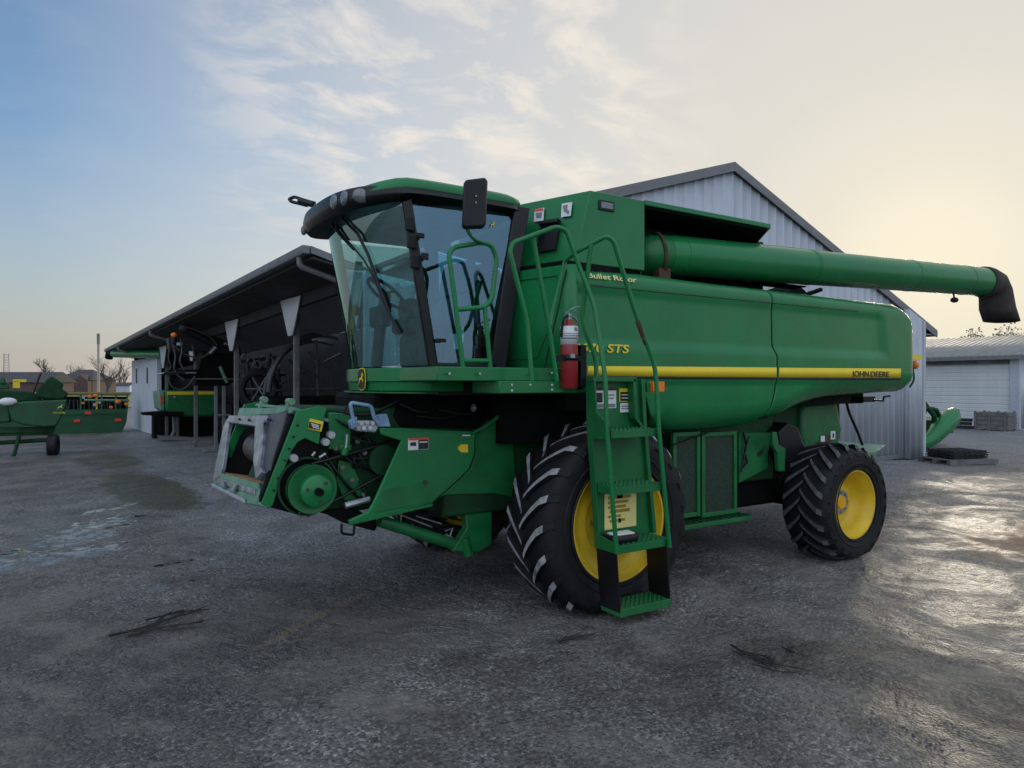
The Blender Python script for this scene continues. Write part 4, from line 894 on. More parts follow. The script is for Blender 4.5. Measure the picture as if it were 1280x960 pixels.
jk.build('hoses', M_black, CB)
for k, (p0, p1, sag) in enumerate((((412,520),(470,536),9),((420,514),(500,500),14),((436,545),(500,548),10),((418,560),(470,590),6),((405,566),(450,625),4),((440,572),(476,560),8),((450,600),(470,640),3),((500,505),(560,500),16),((520,520),(600,505),12),((548,512),(625,508),10))):
    MB().tube(rounded([S(*p0, 1.08), S((p0[0]+p1[0])/2, (p0[1]+p1[1])/2 + sag, 1.03), S(*p1, 1.1)], .3, 8), (.011, .014, .009)[k % 3], 7).build('hose', M_black, CB, smooth=60)
for u, v in ((447,552),(456,566),(428,585),(440,600),(455,618),(420,560)):
    MB().cyl(S(u, v, 1.06), S(u, v, 1.12), .022, n=6).build('fitting', M_iron, CB)
MB().prism(SP([(424,575),(440,578),(455,612),(447,630),(430,625),(420,600)], 1.10), (0, .03, 0)).build('bearing_plate', M_green2, CB, bevel=.006)
MB().prism(SP([(508,566),(520,552),(560,560),(600,556),(612,596),(590,612),(540,620)], 1.12), (0, .03, 0)).build('inner_shield', M_dgreen, CB, bevel=.006)
for p_ in ([(434,543),(433,556),(431,563)], [(390,570),(394,565)], [(399,572),(407,567)]): MB().tube(SP(p_, 1.0), .011, 8).build('fitting', M_galv, CB)
jk = MB(); jk.box(S(411,516,1.06), S(436,560,1.12)); jk.cyl(S(430,570,1.0), S(432,560,1.0), .03, n=12); jk.box(S(425,556,1.02), S(436,563,1.1)); jk.build('side_gearbox', M_green2, CB, bevel=.012)
# hydraulic coupler block
cp = MB(); cp.prism(SP([(444,526),(470,526),(474,534),(470,541),(446,539)], .86), (0, .10, 0)); cpo = cp.build('coupler_block', M_galv, CB, bevel=.012)
cp = MB(); cp.tube(rounded(SP([(444,534),(441,522),(437.5,503),(464,507.5),(468,523),(475,532)], .84), .03), .016, 8); cp.prism(SP([(474,519),(484,517.5),(488,533),(474,533)], .88), (0, .08, 0)); cp.prism(SP([(437,527),(446,521),(447,530),(440,536)], .84), (0, .06, 0)); cp.build('coupler_handle', M_blue, cpo, bevel=.004)
cp = MB()
for u, v in ((452,529),(459,528),(466,529),(455,535),(463,535)): cp.cyl(S(u, v, .855), S(u, v, .83), .017, n=12)
cp.build('coupler_ports', M_steel, cpo)
# angular shields beside the feeder
sh1 = [(475,536),(502,535),(592,540),(594.5,543),(593,569),(587,586),(573,600),(548,622),(541,629),(440,655),(435,651),(460,640),(466,630),(502,551),(476,543)]
shm = MB(); f0 = SP(sh1, .84); shm.prism(f0, (0, .035, 0)); shd = shm.build('side_shield', M_green, CB, bevel=.01)
fl = MB(); fl.prism([S(541,627,.835), S(468,641,.835), S(477,612,.835), S(520,604,.835), S(560,598,.835), S(575,592,.835)], (0, .008, 0)); fl.loft([[S(436,653,.84), S(541,629,.84), S(541,633,.84), S(436,657,.84)], [S(436,653,1.0), S(541,629,1.0), S(541,633,1.0), S(436,657,1.0)]]); fl.build('shield_fold', M_green2, shd, bevel=.005)
fl = MB(); fl.loft([[S(475,535,.84), S(594,539.5,.84), S(594,544,.84), S(475,541,.84)], [S(475,535,1.1), S(594,539.5,1.1), S(594,544,1.1), S(475,541,1.1)]]); fl.build('shield_top', M_green, shd, bevel=.005)
MB().cyl(S(532,603,.845), S(532,603,.825), .022, n=14).build('shield_knob', M_black, shd)
d_ = stick(510,548,536,561.5,M_white,.838,'decal',shd); stick(523,550,535.5,561,M_decal,.833,'pictogram',d_); stick(510.5,548,536,549.5,M_redl,.834,'pictogram',d_); stick(513,553,520,557,M_decal,.833,'pictogram',d_); stick(524.5,552,534,553,M_white,.829,'pictogram',d_)
pb = [(573,558),(575,558),(576,555.5),(585,555.5),(585,565.5),(577,565.5),(573,562)]
MB().prism(SP(pb, .832), (0, .006, 0)).build('decal', M_ylet, shd)
MB().prism(SP([(578,543.5),(588,543.5),(588,545),(578,545)], .832), (0, .006, 0)).build('decal', M_white, shd)
sh2 = [(594.5,541),(600,538),(622,524),(632,515),(640,530),(642,560),(645,600),(640,622),(618,617),(556,619),(549,622),(574,600),(588,586),(594,569)]
MB().prism(SP(sh2, .90), (0, .05, 0)).build('axle_shield', M_green2, CB, bevel=.012)
ho = MB(); ho.prism(SP([(640,505),(735,505),(745,545),(660,560),(643,640),(610,625),(604,530)], 1.0), (0, .06, 0)); ho.build('axle_housing', M_dgreen, CB, bevel=.02)
MB().tube(SP([(592,541),(606,534),(632,514)], .86), .02, 8).build('strut', M_green2, CB)
# lift cylinder, lower arm, skid column
lc_ = MB(); lc_.tube([S(474,651,1.0), S(586,686,1.0)], .052, 20); lc_.cyl(S(580,672,.96), S(586,694,.96), .045, n=14); lc_.build('lift_cylinder', M_green2, CB, smooth=50)
cl_ = MB(); cl_.prism(SP([(579,619),(615,617),(615,680),(600,690),(566,689),(584,660)], .94), (0, .10, 0)); cl_.build('axle_bracket', M_green2, CB, bevel=.008)
un = MB()
for k in range(12):
    a = (488 + rnd2.random()*80, 636 + rnd2.random()*25); un.tube(rounded([S(*a, 1.05), S(a[0] + 18, a[1] + rnd2.uniform(-2, 9), 1.03), S(a[0] + 36, a[1] + rnd2.uniform(4, 14), 1.06)], .1), .009, 6)
un.build('hydraulic_lines', M_blackp, CB)
un = MB(); un.tube(SP([(497,642),(540,659)], 1.0), .007, 6); un.build('pipe', M_steel, CB); un = MB(); un.tube(SP([(520,645),(552,655)], 1.0), .007, 6); un.build('pipe', M_steel, CB); MB().cyl(S(557,668,1.0), S(567,674,1.0), .012, n=8).build('fitting', M_steel, CB); un = MB(); un.tube(SP([(556,664),(566,660),(562,672)], 1.0), .008, 6); un.build('fittings', M_steel, CB)
MB().prism(SP([(404,640),(440,634),(475,652),(468,664),(428,653)], 1.1), (0, 1.2, 0)).build('feeder_belly', M_dark, CB)
MB().tube(rounded(SP([(427,655),(427,667),(442,669),(443,656)], 1.08), .02), .011, 8).build('catch_loop', M_black, CB)
MB().tube(SP([(431,632),(462,624)], 1.0), .028, 10).build('tie_rod', M_steel, CB)
fl2 = MB(); c_ = S(592, 510, 1.0); fl2.sphere(c_, .042, (.6, 1, 1), 12); fl2.build('under_cab_lamp', M_lamp, CB)
MB().prism(SP([(497,496),(548,490),(620,494),(632,515),(600,536),(500,534),(492,520)], 1.15), (0, 1.1, 0)).build('under_cab_gear', M_dark, CB)
MB().box((-1.5, 1.3, 1.55), (-.6, 2.3, 1.92)).build('feeder_pivot', M_dark, CB, bevel=.05)

# ------------------------------------------------------------------ fire extinguisher hung on the platform, pad left on the step
ec = S(711.5, 440, .02); zb0, zt0 = S(711, 485.5, .02).z, S(711, 404, .02).z
FE = thing('fire_extinguisher', (ec.x, ec.y, zb0), 'red fire extinguisher with a white label strapped upright to the combine platform', 'fire extinguisher')
rE = .074
MB().lathe([(0, .01), (0, rE - .01), (.012, rE), (zt0 - zb0 - .05, rE), (zt0 - zb0 - .02, rE * .82), (zt0 - zb0, .032), (zt0 - zb0 + .03, .028), (zt0 - zb0 + .03, .01)], (ec.x, ec.y, zb0), (0, 0, 1), 36).build('cylinder', M_red, FE, smooth=50)
def wrap(z0, z1, r, a0, a1, m, name, par): 
    return MB().sheet([[(ec.x + r*math.cos(a), ec.y + r*math.sin(a), z) for a in np.linspace(a0, a1, 24)] for z in (z0, z1)]).build(name, m, par, solid=.001, smooth=60)
zl0, zl1 = S(711, 431, .02).z, S(711, 408, .02).z
lb = wrap(zl0, zl1, rE + .001, R(150), R(320), M_white, 'label', FE)
for k, (za, zc) in enumerate(((.30, .38), (.45, .49), (.58, .61))): wrap(zl0 + (zl1-zl0)*za, zl0 + (zl1-zl0)*zc, rE + .003, R(175), R(295), M_gray, 'label_print', lb)
for a in (268, 284): wrap(zl0 + (zl1-zl0)*.74, zl0 + (zl1-zl0)*.92, rE + .003, R(a), R(a + 8), M_decal, 'label_print', lb)
st_ = wrap(S(711,451,.02).z, S(711,444,.02).z, rE + .004, 0, 2*math.pi, M_blackp, 'strap', FE); MB().box((ec.x - .05, ec.y - rE - .02, S(711,448,.02).z), (ec.x - .01, ec.y - rE, S(711,443,.02).z)).build('buckle', M_galv, st_)
vb = MB(); vz = zt0 + .03; vb.cyl((ec.x, ec.y, vz - .01), (ec.x, ec.y, vz + .055), .022, n=14); vb.cyl((ec.x, ec.y - .03, vz + .03), (ec.x, ec.y + .01, vz + .03), .012, n=10)
vb.build('valve', M_steel, FE, bevel=.003)
hv = MB(); hv.loft([[(x, ec.y - .012, z), (x, ec.y + .012, z), (x, ec.y + .012, z + .012), (x, ec.y - .012, z + .012)] for x, z in ((ec.x - .04, vz + .04), (ec.x, vz + .075), (ec.x + .07, vz + .105), (ec.x + .10, vz + .11))])
hv.build('squeeze_lever', M_steel, FE, bevel=.002)
hv = MB(); hv.loft([[(x, ec.y - .010, z), (x, ec.y + .010, z), (x, ec.y + .010, z + .010), (x, ec.y - .010, z + .010)] for x, z in ((ec.x - .01, vz + .03), (ec.x + .05, vz + .02), (ec.x + .085, vz - .02))]); hv.build('carry_handle', M_steel, FE, bevel=.002)
MB().tube(rounded([(ec.x - .02, ec.y - .01, vz + .03), (ec.x - .07, ec.y - .02, vz + .01), (ec.x - .085, ec.y - .01, vz - .08), (ec.x - .082, ec.y, vz - .15)], .04), .011, 8).build('hose', M_black, FE)
s3 = steps[2]; pdx, pdz = S(777, 672, -.2).x, s3[2] + .009
PD = thing('pad_on_step', (pdx, -.19, pdz), 'small black pad with a pale top left on the ladder step above the lowest', 'pad')
pm = MB(); pm.loft([[(pdx + x*k, -.19 + y*k, pdz + z) for x, y in ((-.15,-.07),(-.10,-.10),(.10,-.10),(.15,-.06),(.15,.07),(.10,.10),(-.10,.10),(-.15,.07))] for z, k in ((0, .92), (.012, 1), (.045, 1), (.06, .93))]); pm.build('pad_body', M_black, PD, bevel=.004)
pm = MB(); pm.loft([[(pdx + x*k, -.19 + y*k, pdz + z) for x, y in ((-.12,-.055),(.10,-.065),(.13,.05),(-.10,.06))] for z, k in ((.0605, 1), (.068, .95))]); pm.build('pad_top', M_white, PD)

# ------------------------------------------------------------------ open-fronted machine shed on the left
def shed_pt(y, off, z): return Vector((-1.15 - .0781*(y - 28.4) + off, y, z))       # post line runs away from the camera
SH = thing('open_machine_shed', (.3, 12.0, 0), 'long dark open-fronted machine shed with white metal panels hanging at its posts', 'shed')
E0, E1 = Vector((-.35, 7.0, 4.20)), Vector((-2.28, 31.6, 3.45))
ed = (E1 - E0).normalized()
EX = Vector((1, .078, 0)).normalized()
rb = MB(); back = 2.75
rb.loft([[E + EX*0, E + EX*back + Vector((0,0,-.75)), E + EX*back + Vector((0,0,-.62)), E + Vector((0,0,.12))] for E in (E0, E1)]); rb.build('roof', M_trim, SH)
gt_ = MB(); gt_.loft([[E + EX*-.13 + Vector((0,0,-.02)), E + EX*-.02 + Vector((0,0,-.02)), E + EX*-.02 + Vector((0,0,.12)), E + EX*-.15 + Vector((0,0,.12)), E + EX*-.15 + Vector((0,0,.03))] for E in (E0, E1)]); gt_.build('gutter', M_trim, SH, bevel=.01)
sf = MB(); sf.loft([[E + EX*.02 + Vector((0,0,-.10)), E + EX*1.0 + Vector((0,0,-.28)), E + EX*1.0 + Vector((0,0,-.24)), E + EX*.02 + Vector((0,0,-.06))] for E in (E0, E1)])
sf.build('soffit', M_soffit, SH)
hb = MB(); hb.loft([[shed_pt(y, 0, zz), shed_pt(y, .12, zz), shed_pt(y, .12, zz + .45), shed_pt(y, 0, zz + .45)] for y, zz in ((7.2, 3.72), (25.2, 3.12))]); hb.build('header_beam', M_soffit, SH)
for y in (10.4, 14.9, 19.4, 23.9):
    MB().box(shed_pt(y - .06, .02, 0), shed_pt(y + .06, .14, 3.9)).build('post', M_wood, SH, bevel=.01)
    zt__ = 3.83 - (y - 10.4) * .033; zb__ = zt__ - .80
    w1, w0 = .62, .13; g = [[], []]; n = 33
    for i in range(n + 1):
        k = i / n*2 - 1; rb_ = .035 if i % 3 == 0 else 0
        g[0].append(shed_pt(y + k*w0, -.02 - rb_, zb__)); g[1].append(shed_pt(y + k*w1, -.02 - rb_, zt__))
    MB().sheet(g).build('post_panel', M_wdoor, SH, solid=.01, smooth=20)
for y, dx in ((7.35, .85), (21.0, .35), (28.0, .35)):
    e = E0 + (E1 - E0) * ((y - 7) / 24.6)
    MB().tube(rounded([e + EX*-.07 + Vector((0,0,.0)), e + EX*-.07 + Vector((0,0,-.17)), e + EX*dx + Vector((0,0,-.17 - dx*.30)), e + EX*(dx + .2) + Vector((0,0,-.25 - dx*.30))], .08), .05, 10).build('downspout', M_trim, SH)
# closed end bay with two slit windows, near end wall, rear wall
wa, wb = 25.3, 31.2
ww = MB(); ww.loft([[shed_pt(y, o, z) for o, z in ((0, 0), (.15, 0), (.15, 3.05), (0, 3.05))] for y in (wa, wb)]); wo_ = ww.build('end_bay_wall', M_wall, SH)
for u in (171.5, 185):
    d = ray(u, 478); t = None
    y0w = min(np.linspace(wa, wb, 300), key=lambda y: abs((shed_pt(y, 0, 0) - CAM).dot(Vector((-d.y, d.x, 0)))))
    f = MB(); f.loft([[shed_pt(y, o, z) for o, z in ((-.02, 1.95), (.0, 1.95), (0, 2.75), (-.02, 2.75))] for y in (y0w - .22, y0w + .22)]); fo = f.build('slit_window', M_wdoor, wo_)
    f = MB(); f.loft([[shed_pt(y, o, z) for o, z in ((-.04, 2.02), (-.021, 2.02), (-.021, 2.68), (-.04, 2.68))] for y in (y0w - .13, y0w + .13)]); f.build('pane', M_decal, wo_)
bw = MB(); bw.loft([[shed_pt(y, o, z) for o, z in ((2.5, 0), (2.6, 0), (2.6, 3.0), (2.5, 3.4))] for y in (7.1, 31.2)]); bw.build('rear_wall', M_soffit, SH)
def ribbed(a, b, ztop, m, name, par, pitch=.30, depth=.013, z0=0.0, ribw=.035, out=None):   # sheet metal with real ribs between two ground points; ztop(s) gives its height
    a, b = Vector(a), Vector(b); L = (b - a).length; d = (b - a).normalized(); n = out if out else Vector((d.y, -d.x, 0)); s_, pts = 0.0, []
    while s_ < L:
        for o, k in ((0, 0), (ribw*.4, 1), (ribw*1.2, 1), (ribw*1.6, 0)):
            if s_ + o < L: pts.append((s_ + o, k))
        s_ += pitch
    pts.append((L, 0)); nz = 2
    return MB().sheet([[a + d*s + n*(k*depth) + Vector((0, 0, (z0 if r == 0 else ztop(s)))) for s, k in pts] for r in range(nz)]).build(name, m, par, smooth=20, solid=.02, solid_off=-1 if False else 0)
ew = ribbed((.58, 7.05, 0), (3.02, 7.2, 0), lambda s: 4.0 - s*.17, M_siding, 'near_end_wall', SH)
MB().box((.62, 7.30, 0), (2.98, 7.36, 3.35)).build('shade_backing', M_soffit, SH)  # dark sheet added behind the end wall to stand in for interior shade
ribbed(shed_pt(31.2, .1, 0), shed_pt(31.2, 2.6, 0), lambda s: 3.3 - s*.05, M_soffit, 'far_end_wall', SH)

# ------------------------------------------------------------------ grey metal gable building behind the combine
GB = thing('gable_building', (9.4, 12.0, 0), 'tall grey ribbed metal building with a gable end rising behind the combine', 'building')
GY, GX1, GX0, GPX = 5.51, 15.85, 3.12, 8.35
PK = S(915, 211, GY).z; EVr = S(1145, 400, GY).z
def rake(x): return PK - (GPX - x)*.315 if x < GPX else PK - (x - GPX) * (PK - EVr) / (GX1 - GPX)
xd_ = S(1126.5, 500, GY).x
ribbed((GX0, GY, 0), (xd_, GY, 0), lambda s: rake(GX0 + s) - .02, M_siding, 'gable_wall', GB, pitch=.29)
# ridge point needs a clean peak
ribbed((xd_ - .02, GY - .22, 0), (GX1, GY - .22, 0), lambda s: rake(xd_ + s) - .05, M_siding, 'corner_wall', GB, pitch=.29)
ribbed((xd_ - .02, GY, 0), (xd_ - .02, GY - .22, 0), lambda s: rake(xd_) - .05, M_siding, 'return_wall', GB, pitch=.11)
ribbed((GX1, GY - .22, 0), (GX1, 27, 0), lambda s: EVr - .1, M_siding, 'side_wall', GB)
ribbed((GX0, 27, 0), (GX0, GY, 0), lambda s: rake(GX0) - .1, M_siding, 'side_wall', GB)
MB().box((GX1 - .09, GY - .255, 0), (GX1 + .03, GY - .225, EVr - .05)).build('corner_trim', M_siding, GB)
MB().box((GX0, GY - .03, 0), (GX1 + .02, GY - .02, .12)).build('base_trim', M_trim, GB)
ov = .06; ex = .95; rf_ = MB()
def slab(x0, x1, y0, y1, th, mb):
    return mb.loft([[(x, y0, rake(x)), (x, y1, rake(x)), (x, y1, rake(x) + th), (x, y0, rake(x) + th)] for x in (x0, x1)])
slab(GX0 - .4, GPX, GY - ov, 27.3, .10, rf_); slab(GPX, GX1 + ex, GY - ov, 27.3, .10, rf_); rf_.build('roof', M_roofm, GB)
tm = MB(); 
for x0, x1 in ((GX0 - .4, GPX), (GPX, GX1 + ex + .02)): tm.loft([[(x, GY - ov - .03, rake(x) - .07), (x, GY - ov - .003, rake(x) - .07), (x, GY - ov - .003, rake(x) + .13), (x, GY - ov - .03, rake(x) + .13)] for x in (x0, x1)])
tm.build('rake_trim', M_trim, GB)
tm = MB(); tm.loft([[(GX1 + ex, y, rake(GX1 + ex) - .05), (GX1 + ex + .10, y, rake(GX1 + ex) - .05), (GX1 + ex + .10, y, rake(GX1 + ex) + .1), (GX1 + ex, y, rake(GX1 + ex) + .1)] for y in (GY - ov, 27.3)]); tm.loft([[(x, y, rake(GX1 + ex) - .02) for x, y in ((GX1, GY - ov), (GX1 + ex, GY - ov), (GX1 + ex, 27.2), (GX1, 27.2))], [(x, y, rake(GX1 + ex) + .01) for x, y in ((GX1, GY - ov), (GX1 + ex, GY - ov), (GX1 + ex, 27.2), (GX1, 27.2))]]); tm.build('eave_trim', M_trim, GB)
MB().tube(rounded([(GX1 + ex + .03, GY + .4, rake(GX1 + ex)), (GX1 + ex + .03, GY + .4, rake(GX1 + ex) - .25), (GX1 + .08, GY + .6, rake(GX1 + ex) - .6), (GX1 + .08, GY + .6, .2)], .1), .05, 8).build('downspout', M_trim, GB)

# ------------------------------------------------------------------ white garage at the right edge
GA = thing('white_garage', (34.0, 13.0, 0), 'low garage with a wide white overhead door and a weathered metal roof', 'garage')
GAX = 31.5
def gz_(u, v): return F(u, v, GAX)
yR, yL, yD0, yD1 = gz_(1273, 500).y, 22.0, gz_(1262, 500).y, gz_(1146, 500).y
ze = gz_(1262, 446).z; zd = gz_(1200, 456.5).z
fw_ = MB(); fw_.box((GAX, yR, 0), (GAX + .2, yD0, ze)); fw_.box((GAX, yD0, zd), (GAX + .2, yL, ze)); fw_.box((GAX, yD1 + .3, 0), (GAX + .2, yL, zd)); fw_.build('front_wall', M_wall, GA)
dr = MB(); n = 8
for k in range(n):
    z0, z1 = zd*k/n, zd*(k+1)/n - .015; dr.loft([[(GAX + .12, yD0, z0), (GAX + .09, yD0, z0 + .03), (GAX + .09, yD0, (z0+z1)/2 - .02), (GAX + .105, yD0, (z0+z1)/2), (GAX + .09, yD0, (z0+z1)/2 + .02), (GAX + .09, yD0, z1 - .03), (GAX + .12, yD0, z1)], [(GAX + .12, yD1 + .3, z0), (GAX + .09, yD1 + .3, z0 + .03), (GAX + .09, yD1 + .3, (z0+z1)/2 - .02), (GAX + .105, yD1 + .3, (z0+z1)/2), (GAX + .09, yD1 + .3, (z0+z1)/2 + .02), (GAX + .09, yD1 + .3, z1 - .03), (GAX + .12, yD1 + .3, z1)]])
dr.box((GAX + .12, yD0, 0), (GAX + .15, yD1 + .3, zd)); dr.build('overhead_door', M_wdoor, GA)
hdm = MB(); hdm.box((GAX - .03, yD0, zd + .02), (GAX - .003, yD1 + .3, ze - .02)); hdm.build('door_header', M_wood, GA)
MB().box((GAX - .06, gz_(1240,450).y, zd + .03), (GAX - .031, gz_(1222,450).y, ze - .05)).build('header_box', M_trim, GA)
ribbed((GAX, yR, 0), (GAX + 9, yR, 0), lambda s: ze + .28*min(s, 4.5) - .28*max(0, s - 4.5), M_siding, 'end_wall', GA)
MB().box((GAX - .05, yR - .06, 0), (GAX + .08, yR + .30, ze)).build('corner_post', M_siding, GA)
zr = ze + 1.15; RO_ = MB(); yy0, yy1 = yR - .35, yL + .3; cols = int((yy1 - yy0) / .28)
g = []
for i in range(cols + 1):
    for o, k in ((0, 0), (.04, 1), (.08, 1), (.12, 0)):
        y = yy0 + i*.28 + o
        if y <= yy1: g.append((y, k*.03))
for x0, z0, x1, z1 in ((GAX - .45, ze - .02, GAX + 4.5, zr), (GAX + 9.4, ze - .02, GAX + 4.5, zr)):
    RO_.sheet([[(x0, y, z0 + k + .06) for y, k in g], [(x1, y, z1 + k + .06) for y, k in g]])
RO_.build('roof', M_roofm, GA, solid=.02, smooth=20)
ft = MB(); ft.box((GAX - .50, yy0, ze - .12), (GAX - .46, yy1, ze + .05)); ft.loft([[(x, yy0 - .03, z - .14), (x, yy0 - .005, z - .14), (x, yy0 - .005, z + .05), (x, yy0 - .03, z + .05)] for x, z in ((GAX - .45, ze), (GAX + 4.5, zr))]); ft.build('roof_trim', M_trim, GA)

# --- things by the garage
p, q = F(1217, 535, 29.8), F(1260, 515.5, 29.8)
CR = thing('slatted_crate', ((29.8 + 30.6)/2, (p.y + q.y)/2, 0), 'grey slatted wooden crate standing before the white garage door', 'crate')
cm = MB(); h = q.z; y0, y1 = min(p.y, q.y), max(p.y, q.y)
for k in range(4):
    z = .06 + (h - .06) * k / 4
    for x in (29.8, 30.58): cm.box((x, y0, z), (x + .03, y1, z + (h-.06)/4 - .04))
    for y in (y0, y1 - .03): cm.box((29.83, y, z), (30.58, y + .03, z + (h-.06)/4 - .04))
cm.build('slats', M_wood, CR); cm = MB()
for x in (29.79, 30.59):
    for y in (y0 + .05, (y0+y1)/2, y1 - .12): cm.box((x - (.02 if x < 30 else -.02), y, 0), (x + (.005 if x < 30 else .045), y + .09, h + .03))
cm.build('corner_battens', M_wood, CR); MB().box((29.83, y0+.03, .1), (30.58, y1-.03, h*.8)).build('contents', M_trim, CR, bevel=.05)
for k, (u0, v0, u1, v1) in enumerate(((1190,527,1216,535),(1194,522,1214,527),(1186,530,1215,527))):
    a, b = F(u0, v0, 29.6 + .35*k), F(u1, v1, 29.6 + .35*k); b.z = max(b.z, .08); a.z = .10 + .14*k; b.z = .10 + .14*k
    mb = MB(); d = (b - a).normalized(); s_ = Vector((-d.y, d.x, 0))
    mb.loft([[e + s_*.08 + Vector((0,0,-.07)), e - s_*.08 + Vector((0,0,-.07)), e - s_*.08 + Vector((0,0,.07)), e + s_*.08 + Vector((0,0,.07))] for e in (a, b)])
    o = mb.build('timber', M_soffit, bevel=.01); tag(o, ('long dark timber on the ground left of the grey crate', 'short dark timber on top of the pile left of the crate', 'dark timber in the middle of the pile left of the crate')[(0, 2, 1)[k]], 'timber', 'dark timbers by the garage')
# pallet with rolled mesh
p = G(1197, 578); PL = thing('steel_mesh_pallet', (p.x, p.y, 0), 'low pallet stacked with dark steel mesh on the wet yard', 'pallet')
Rz = Matrix.Rotation(R(-20), 3, 'Z')
def loc(x, y, z): return p + Rz @ Vector((x, y, 0)) + Vector((0, 0, z))
mb = MB()
def obox(x0, y0, z0, x1, y1, z1, mb): mb.loft([[loc(x0,y0,z), loc(x1,y0,z), loc(x1,y1,z), loc(x0,y1,z)] for z in (z0, z1)])
for k in range(7): obox(-.72, -.5 + k*.155, .10, .72, -.40 + k*.155, .125, mb)
for y in (-.5, -.05, .40): obox(-.72, y, 0, .72, y + .1, .10, mb)
mb.build('pallet_boards', M_wood, PL); mb = MB()
for k in range(9):
    z = .14 + k*.022; dx = .05 * math.sin(k*2.3)
    for i in range(8): mb.tube([loc(-.55 + dx, -.38 + i*.11, z), loc(.5 + dx, -.38 + i*.11 + .02*math.sin(k), z + .01)], .011, 5)
    for i in range(7): mb.tube([loc(-.5 + dx + i*.16, -.42, z + .008), loc(-.5 + dx + i*.16, .42, z + .008)], .011, 5)
mb.build('mesh_sheets', M_rope, PL)

# green header end behind the grey building's corner
HR = thing('green_header', (18.9, 6.6, 0), 'green header with a rounded divider snout parked beyond the grey building corner', 'header')
sn = MB(); pts = [(1146,556,.10),(1158,552,.16),(1170,541,.24),(1183,527,.30),(1192,521,.27)]
rr_ = [.10,.22,.32,.36,.30]; rings = []
for (u, v, _), r in zip(pts, rr_):
    c_ = S(u, v, 6.3); rings.append([c_ + Vector((.35*r*math.cos(a), r*.9*math.cos(a) , r*math.sin(a))) for a in np.linspace(0, 2*math.pi, 18)[:-1]])
sn.loft(rings); sn.build('divider_snout', M_green, HR, smooth=60)
mb = MB(); mb.tube([S(1143,506,6.4), S(1150,496,6.4), S(1160,510,6.4), S(1170,512,6.4), S(1176,524,6.4)], .07, 8); mb.tube([S(1146,520,6.4), S(1158,508,6.4), S(1168,520,6.4), S(1168,535,6.4)], .08, 8); mb.build('header_arms', M_dgreen, HR, smooth=60)
mb = MB(); mb.lathe([(0, .20), (0, .27), (.08, .27), (.08, .20)], S(1150,512,6.5), (.3, 1, 0), 20); 
for a in (0, 1.05, 2.1): mb.tube([S(1150,512,6.55) + Vector((.24*math.cos(a), 0, .24*math.sin(a))), S(1150,512,6.55) - Vector((.24*math.cos(a), 0, .24*math.sin(a)))], .02, 6)
mb.build('reel_wheel', M_dark, HR); MB().box(S(1140,545,6.8), S(1160,522,7.6)).build('header_frame', M_dgreen, HR)
mb = MB(); c_ = S(1189, 515, 6.3); mb.sphere(c_, .075, (1, 1, 1), 10); mb.build('marker_light', M_orange, HR); MB().box(S(1189,520,6.32), S(1196,511,6.4)).build('light_bracket', M_green2, HR)

# ------------------------------------------------------------------ machines on the left
H1 = thing('corn_header', (-6.2, 19.6, 0), 'green header on a wheeled cart with a dark raised shield on top', 'header')
yy = 19.0
e1 = [(10,504),(30,502),(70,500),(84,499.5),(83,508),(78,519),(70,533),(55,534),(28,531),(14,526),(11,514)]
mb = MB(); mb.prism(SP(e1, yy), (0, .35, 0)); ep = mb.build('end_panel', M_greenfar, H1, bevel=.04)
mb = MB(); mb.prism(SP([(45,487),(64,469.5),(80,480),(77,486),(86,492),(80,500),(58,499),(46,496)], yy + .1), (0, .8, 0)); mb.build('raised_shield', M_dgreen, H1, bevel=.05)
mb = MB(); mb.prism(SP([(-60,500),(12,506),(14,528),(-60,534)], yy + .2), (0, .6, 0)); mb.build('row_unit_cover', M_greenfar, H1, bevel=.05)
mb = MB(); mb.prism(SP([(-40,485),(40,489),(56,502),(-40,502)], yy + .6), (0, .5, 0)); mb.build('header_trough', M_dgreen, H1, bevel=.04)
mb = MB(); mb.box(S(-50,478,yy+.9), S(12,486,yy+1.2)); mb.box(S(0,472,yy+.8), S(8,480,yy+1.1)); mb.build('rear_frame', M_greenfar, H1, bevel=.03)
mb = MB(); mb.box(S(16,474,yy+.9), S(33,477.5,yy+.95)); mb.box(S(16,477,yy+.9), S(25,485,yy+.95)); mb.box(S(3,473.5,yy+.9), S(8,477.5,yy+.95)); mb.build('frame_end', M_ylet, H1)
MB().tube([S(41,492,yy), S(51,466,yy)], .028, 6).build('prop_rod', M_black, H1)
mb = MB(); mb.sphere(S(10,502,yy-.05), .16, (1.3, .7, .7), 10); mb.build('light_cover', M_white, H1)
mb = MB(); mb.tube([S(-40,541,yy+.3), S(64,540,yy+.3)], .07, 8); mb.tube([S(-40,556,yy+.5), S(58,550,yy+.4)], .06, 8); mb.tube([S(15,578,yy), S(24,545,yy+.2)], .05, 8); mb.tube([S(12,583,yy), S(18,570,yy)], .10, 10); mb.prism(SP([(-40,534),(70,533),(66,544),(-40,546)], yy+.25), (0,.4,0)); mb.build('cart_frame', M_dgreen, H1)
for dy in (0.0,):
    wc = S(66.5, 557, yy + .05); mb = MB(); mb.lathe([(-.11, .18), (-.12, .30), (-.09, .325), (.09, .325), (.12, .30), (.11, .18)], wc, (1, -.15, 0), 32, True); ct = mb.build('cart_tyre', M_rubber, H1)
    mb = MB(); mb.lathe([(-.08, .01), (-.08, .19), (.08, .19), (.08, .01)], wc, (1, -.15, 0), 24); mb.build('cart_rim', M_blackp, ct)
b_ = S(75, 509, yy); MB().prism([b_ + Vector((x*.10, -.01, y*.10)) for x, y in DEER], (0, -.01, 0)).build('emblem', M_clet, ep)
text('lettering', 'JOHN DEERE', M_ylet, ep, S(66, 517, yy - .015), (1, 0, .0), (0, 0, 1), .062, bold=.01, fit=.30)

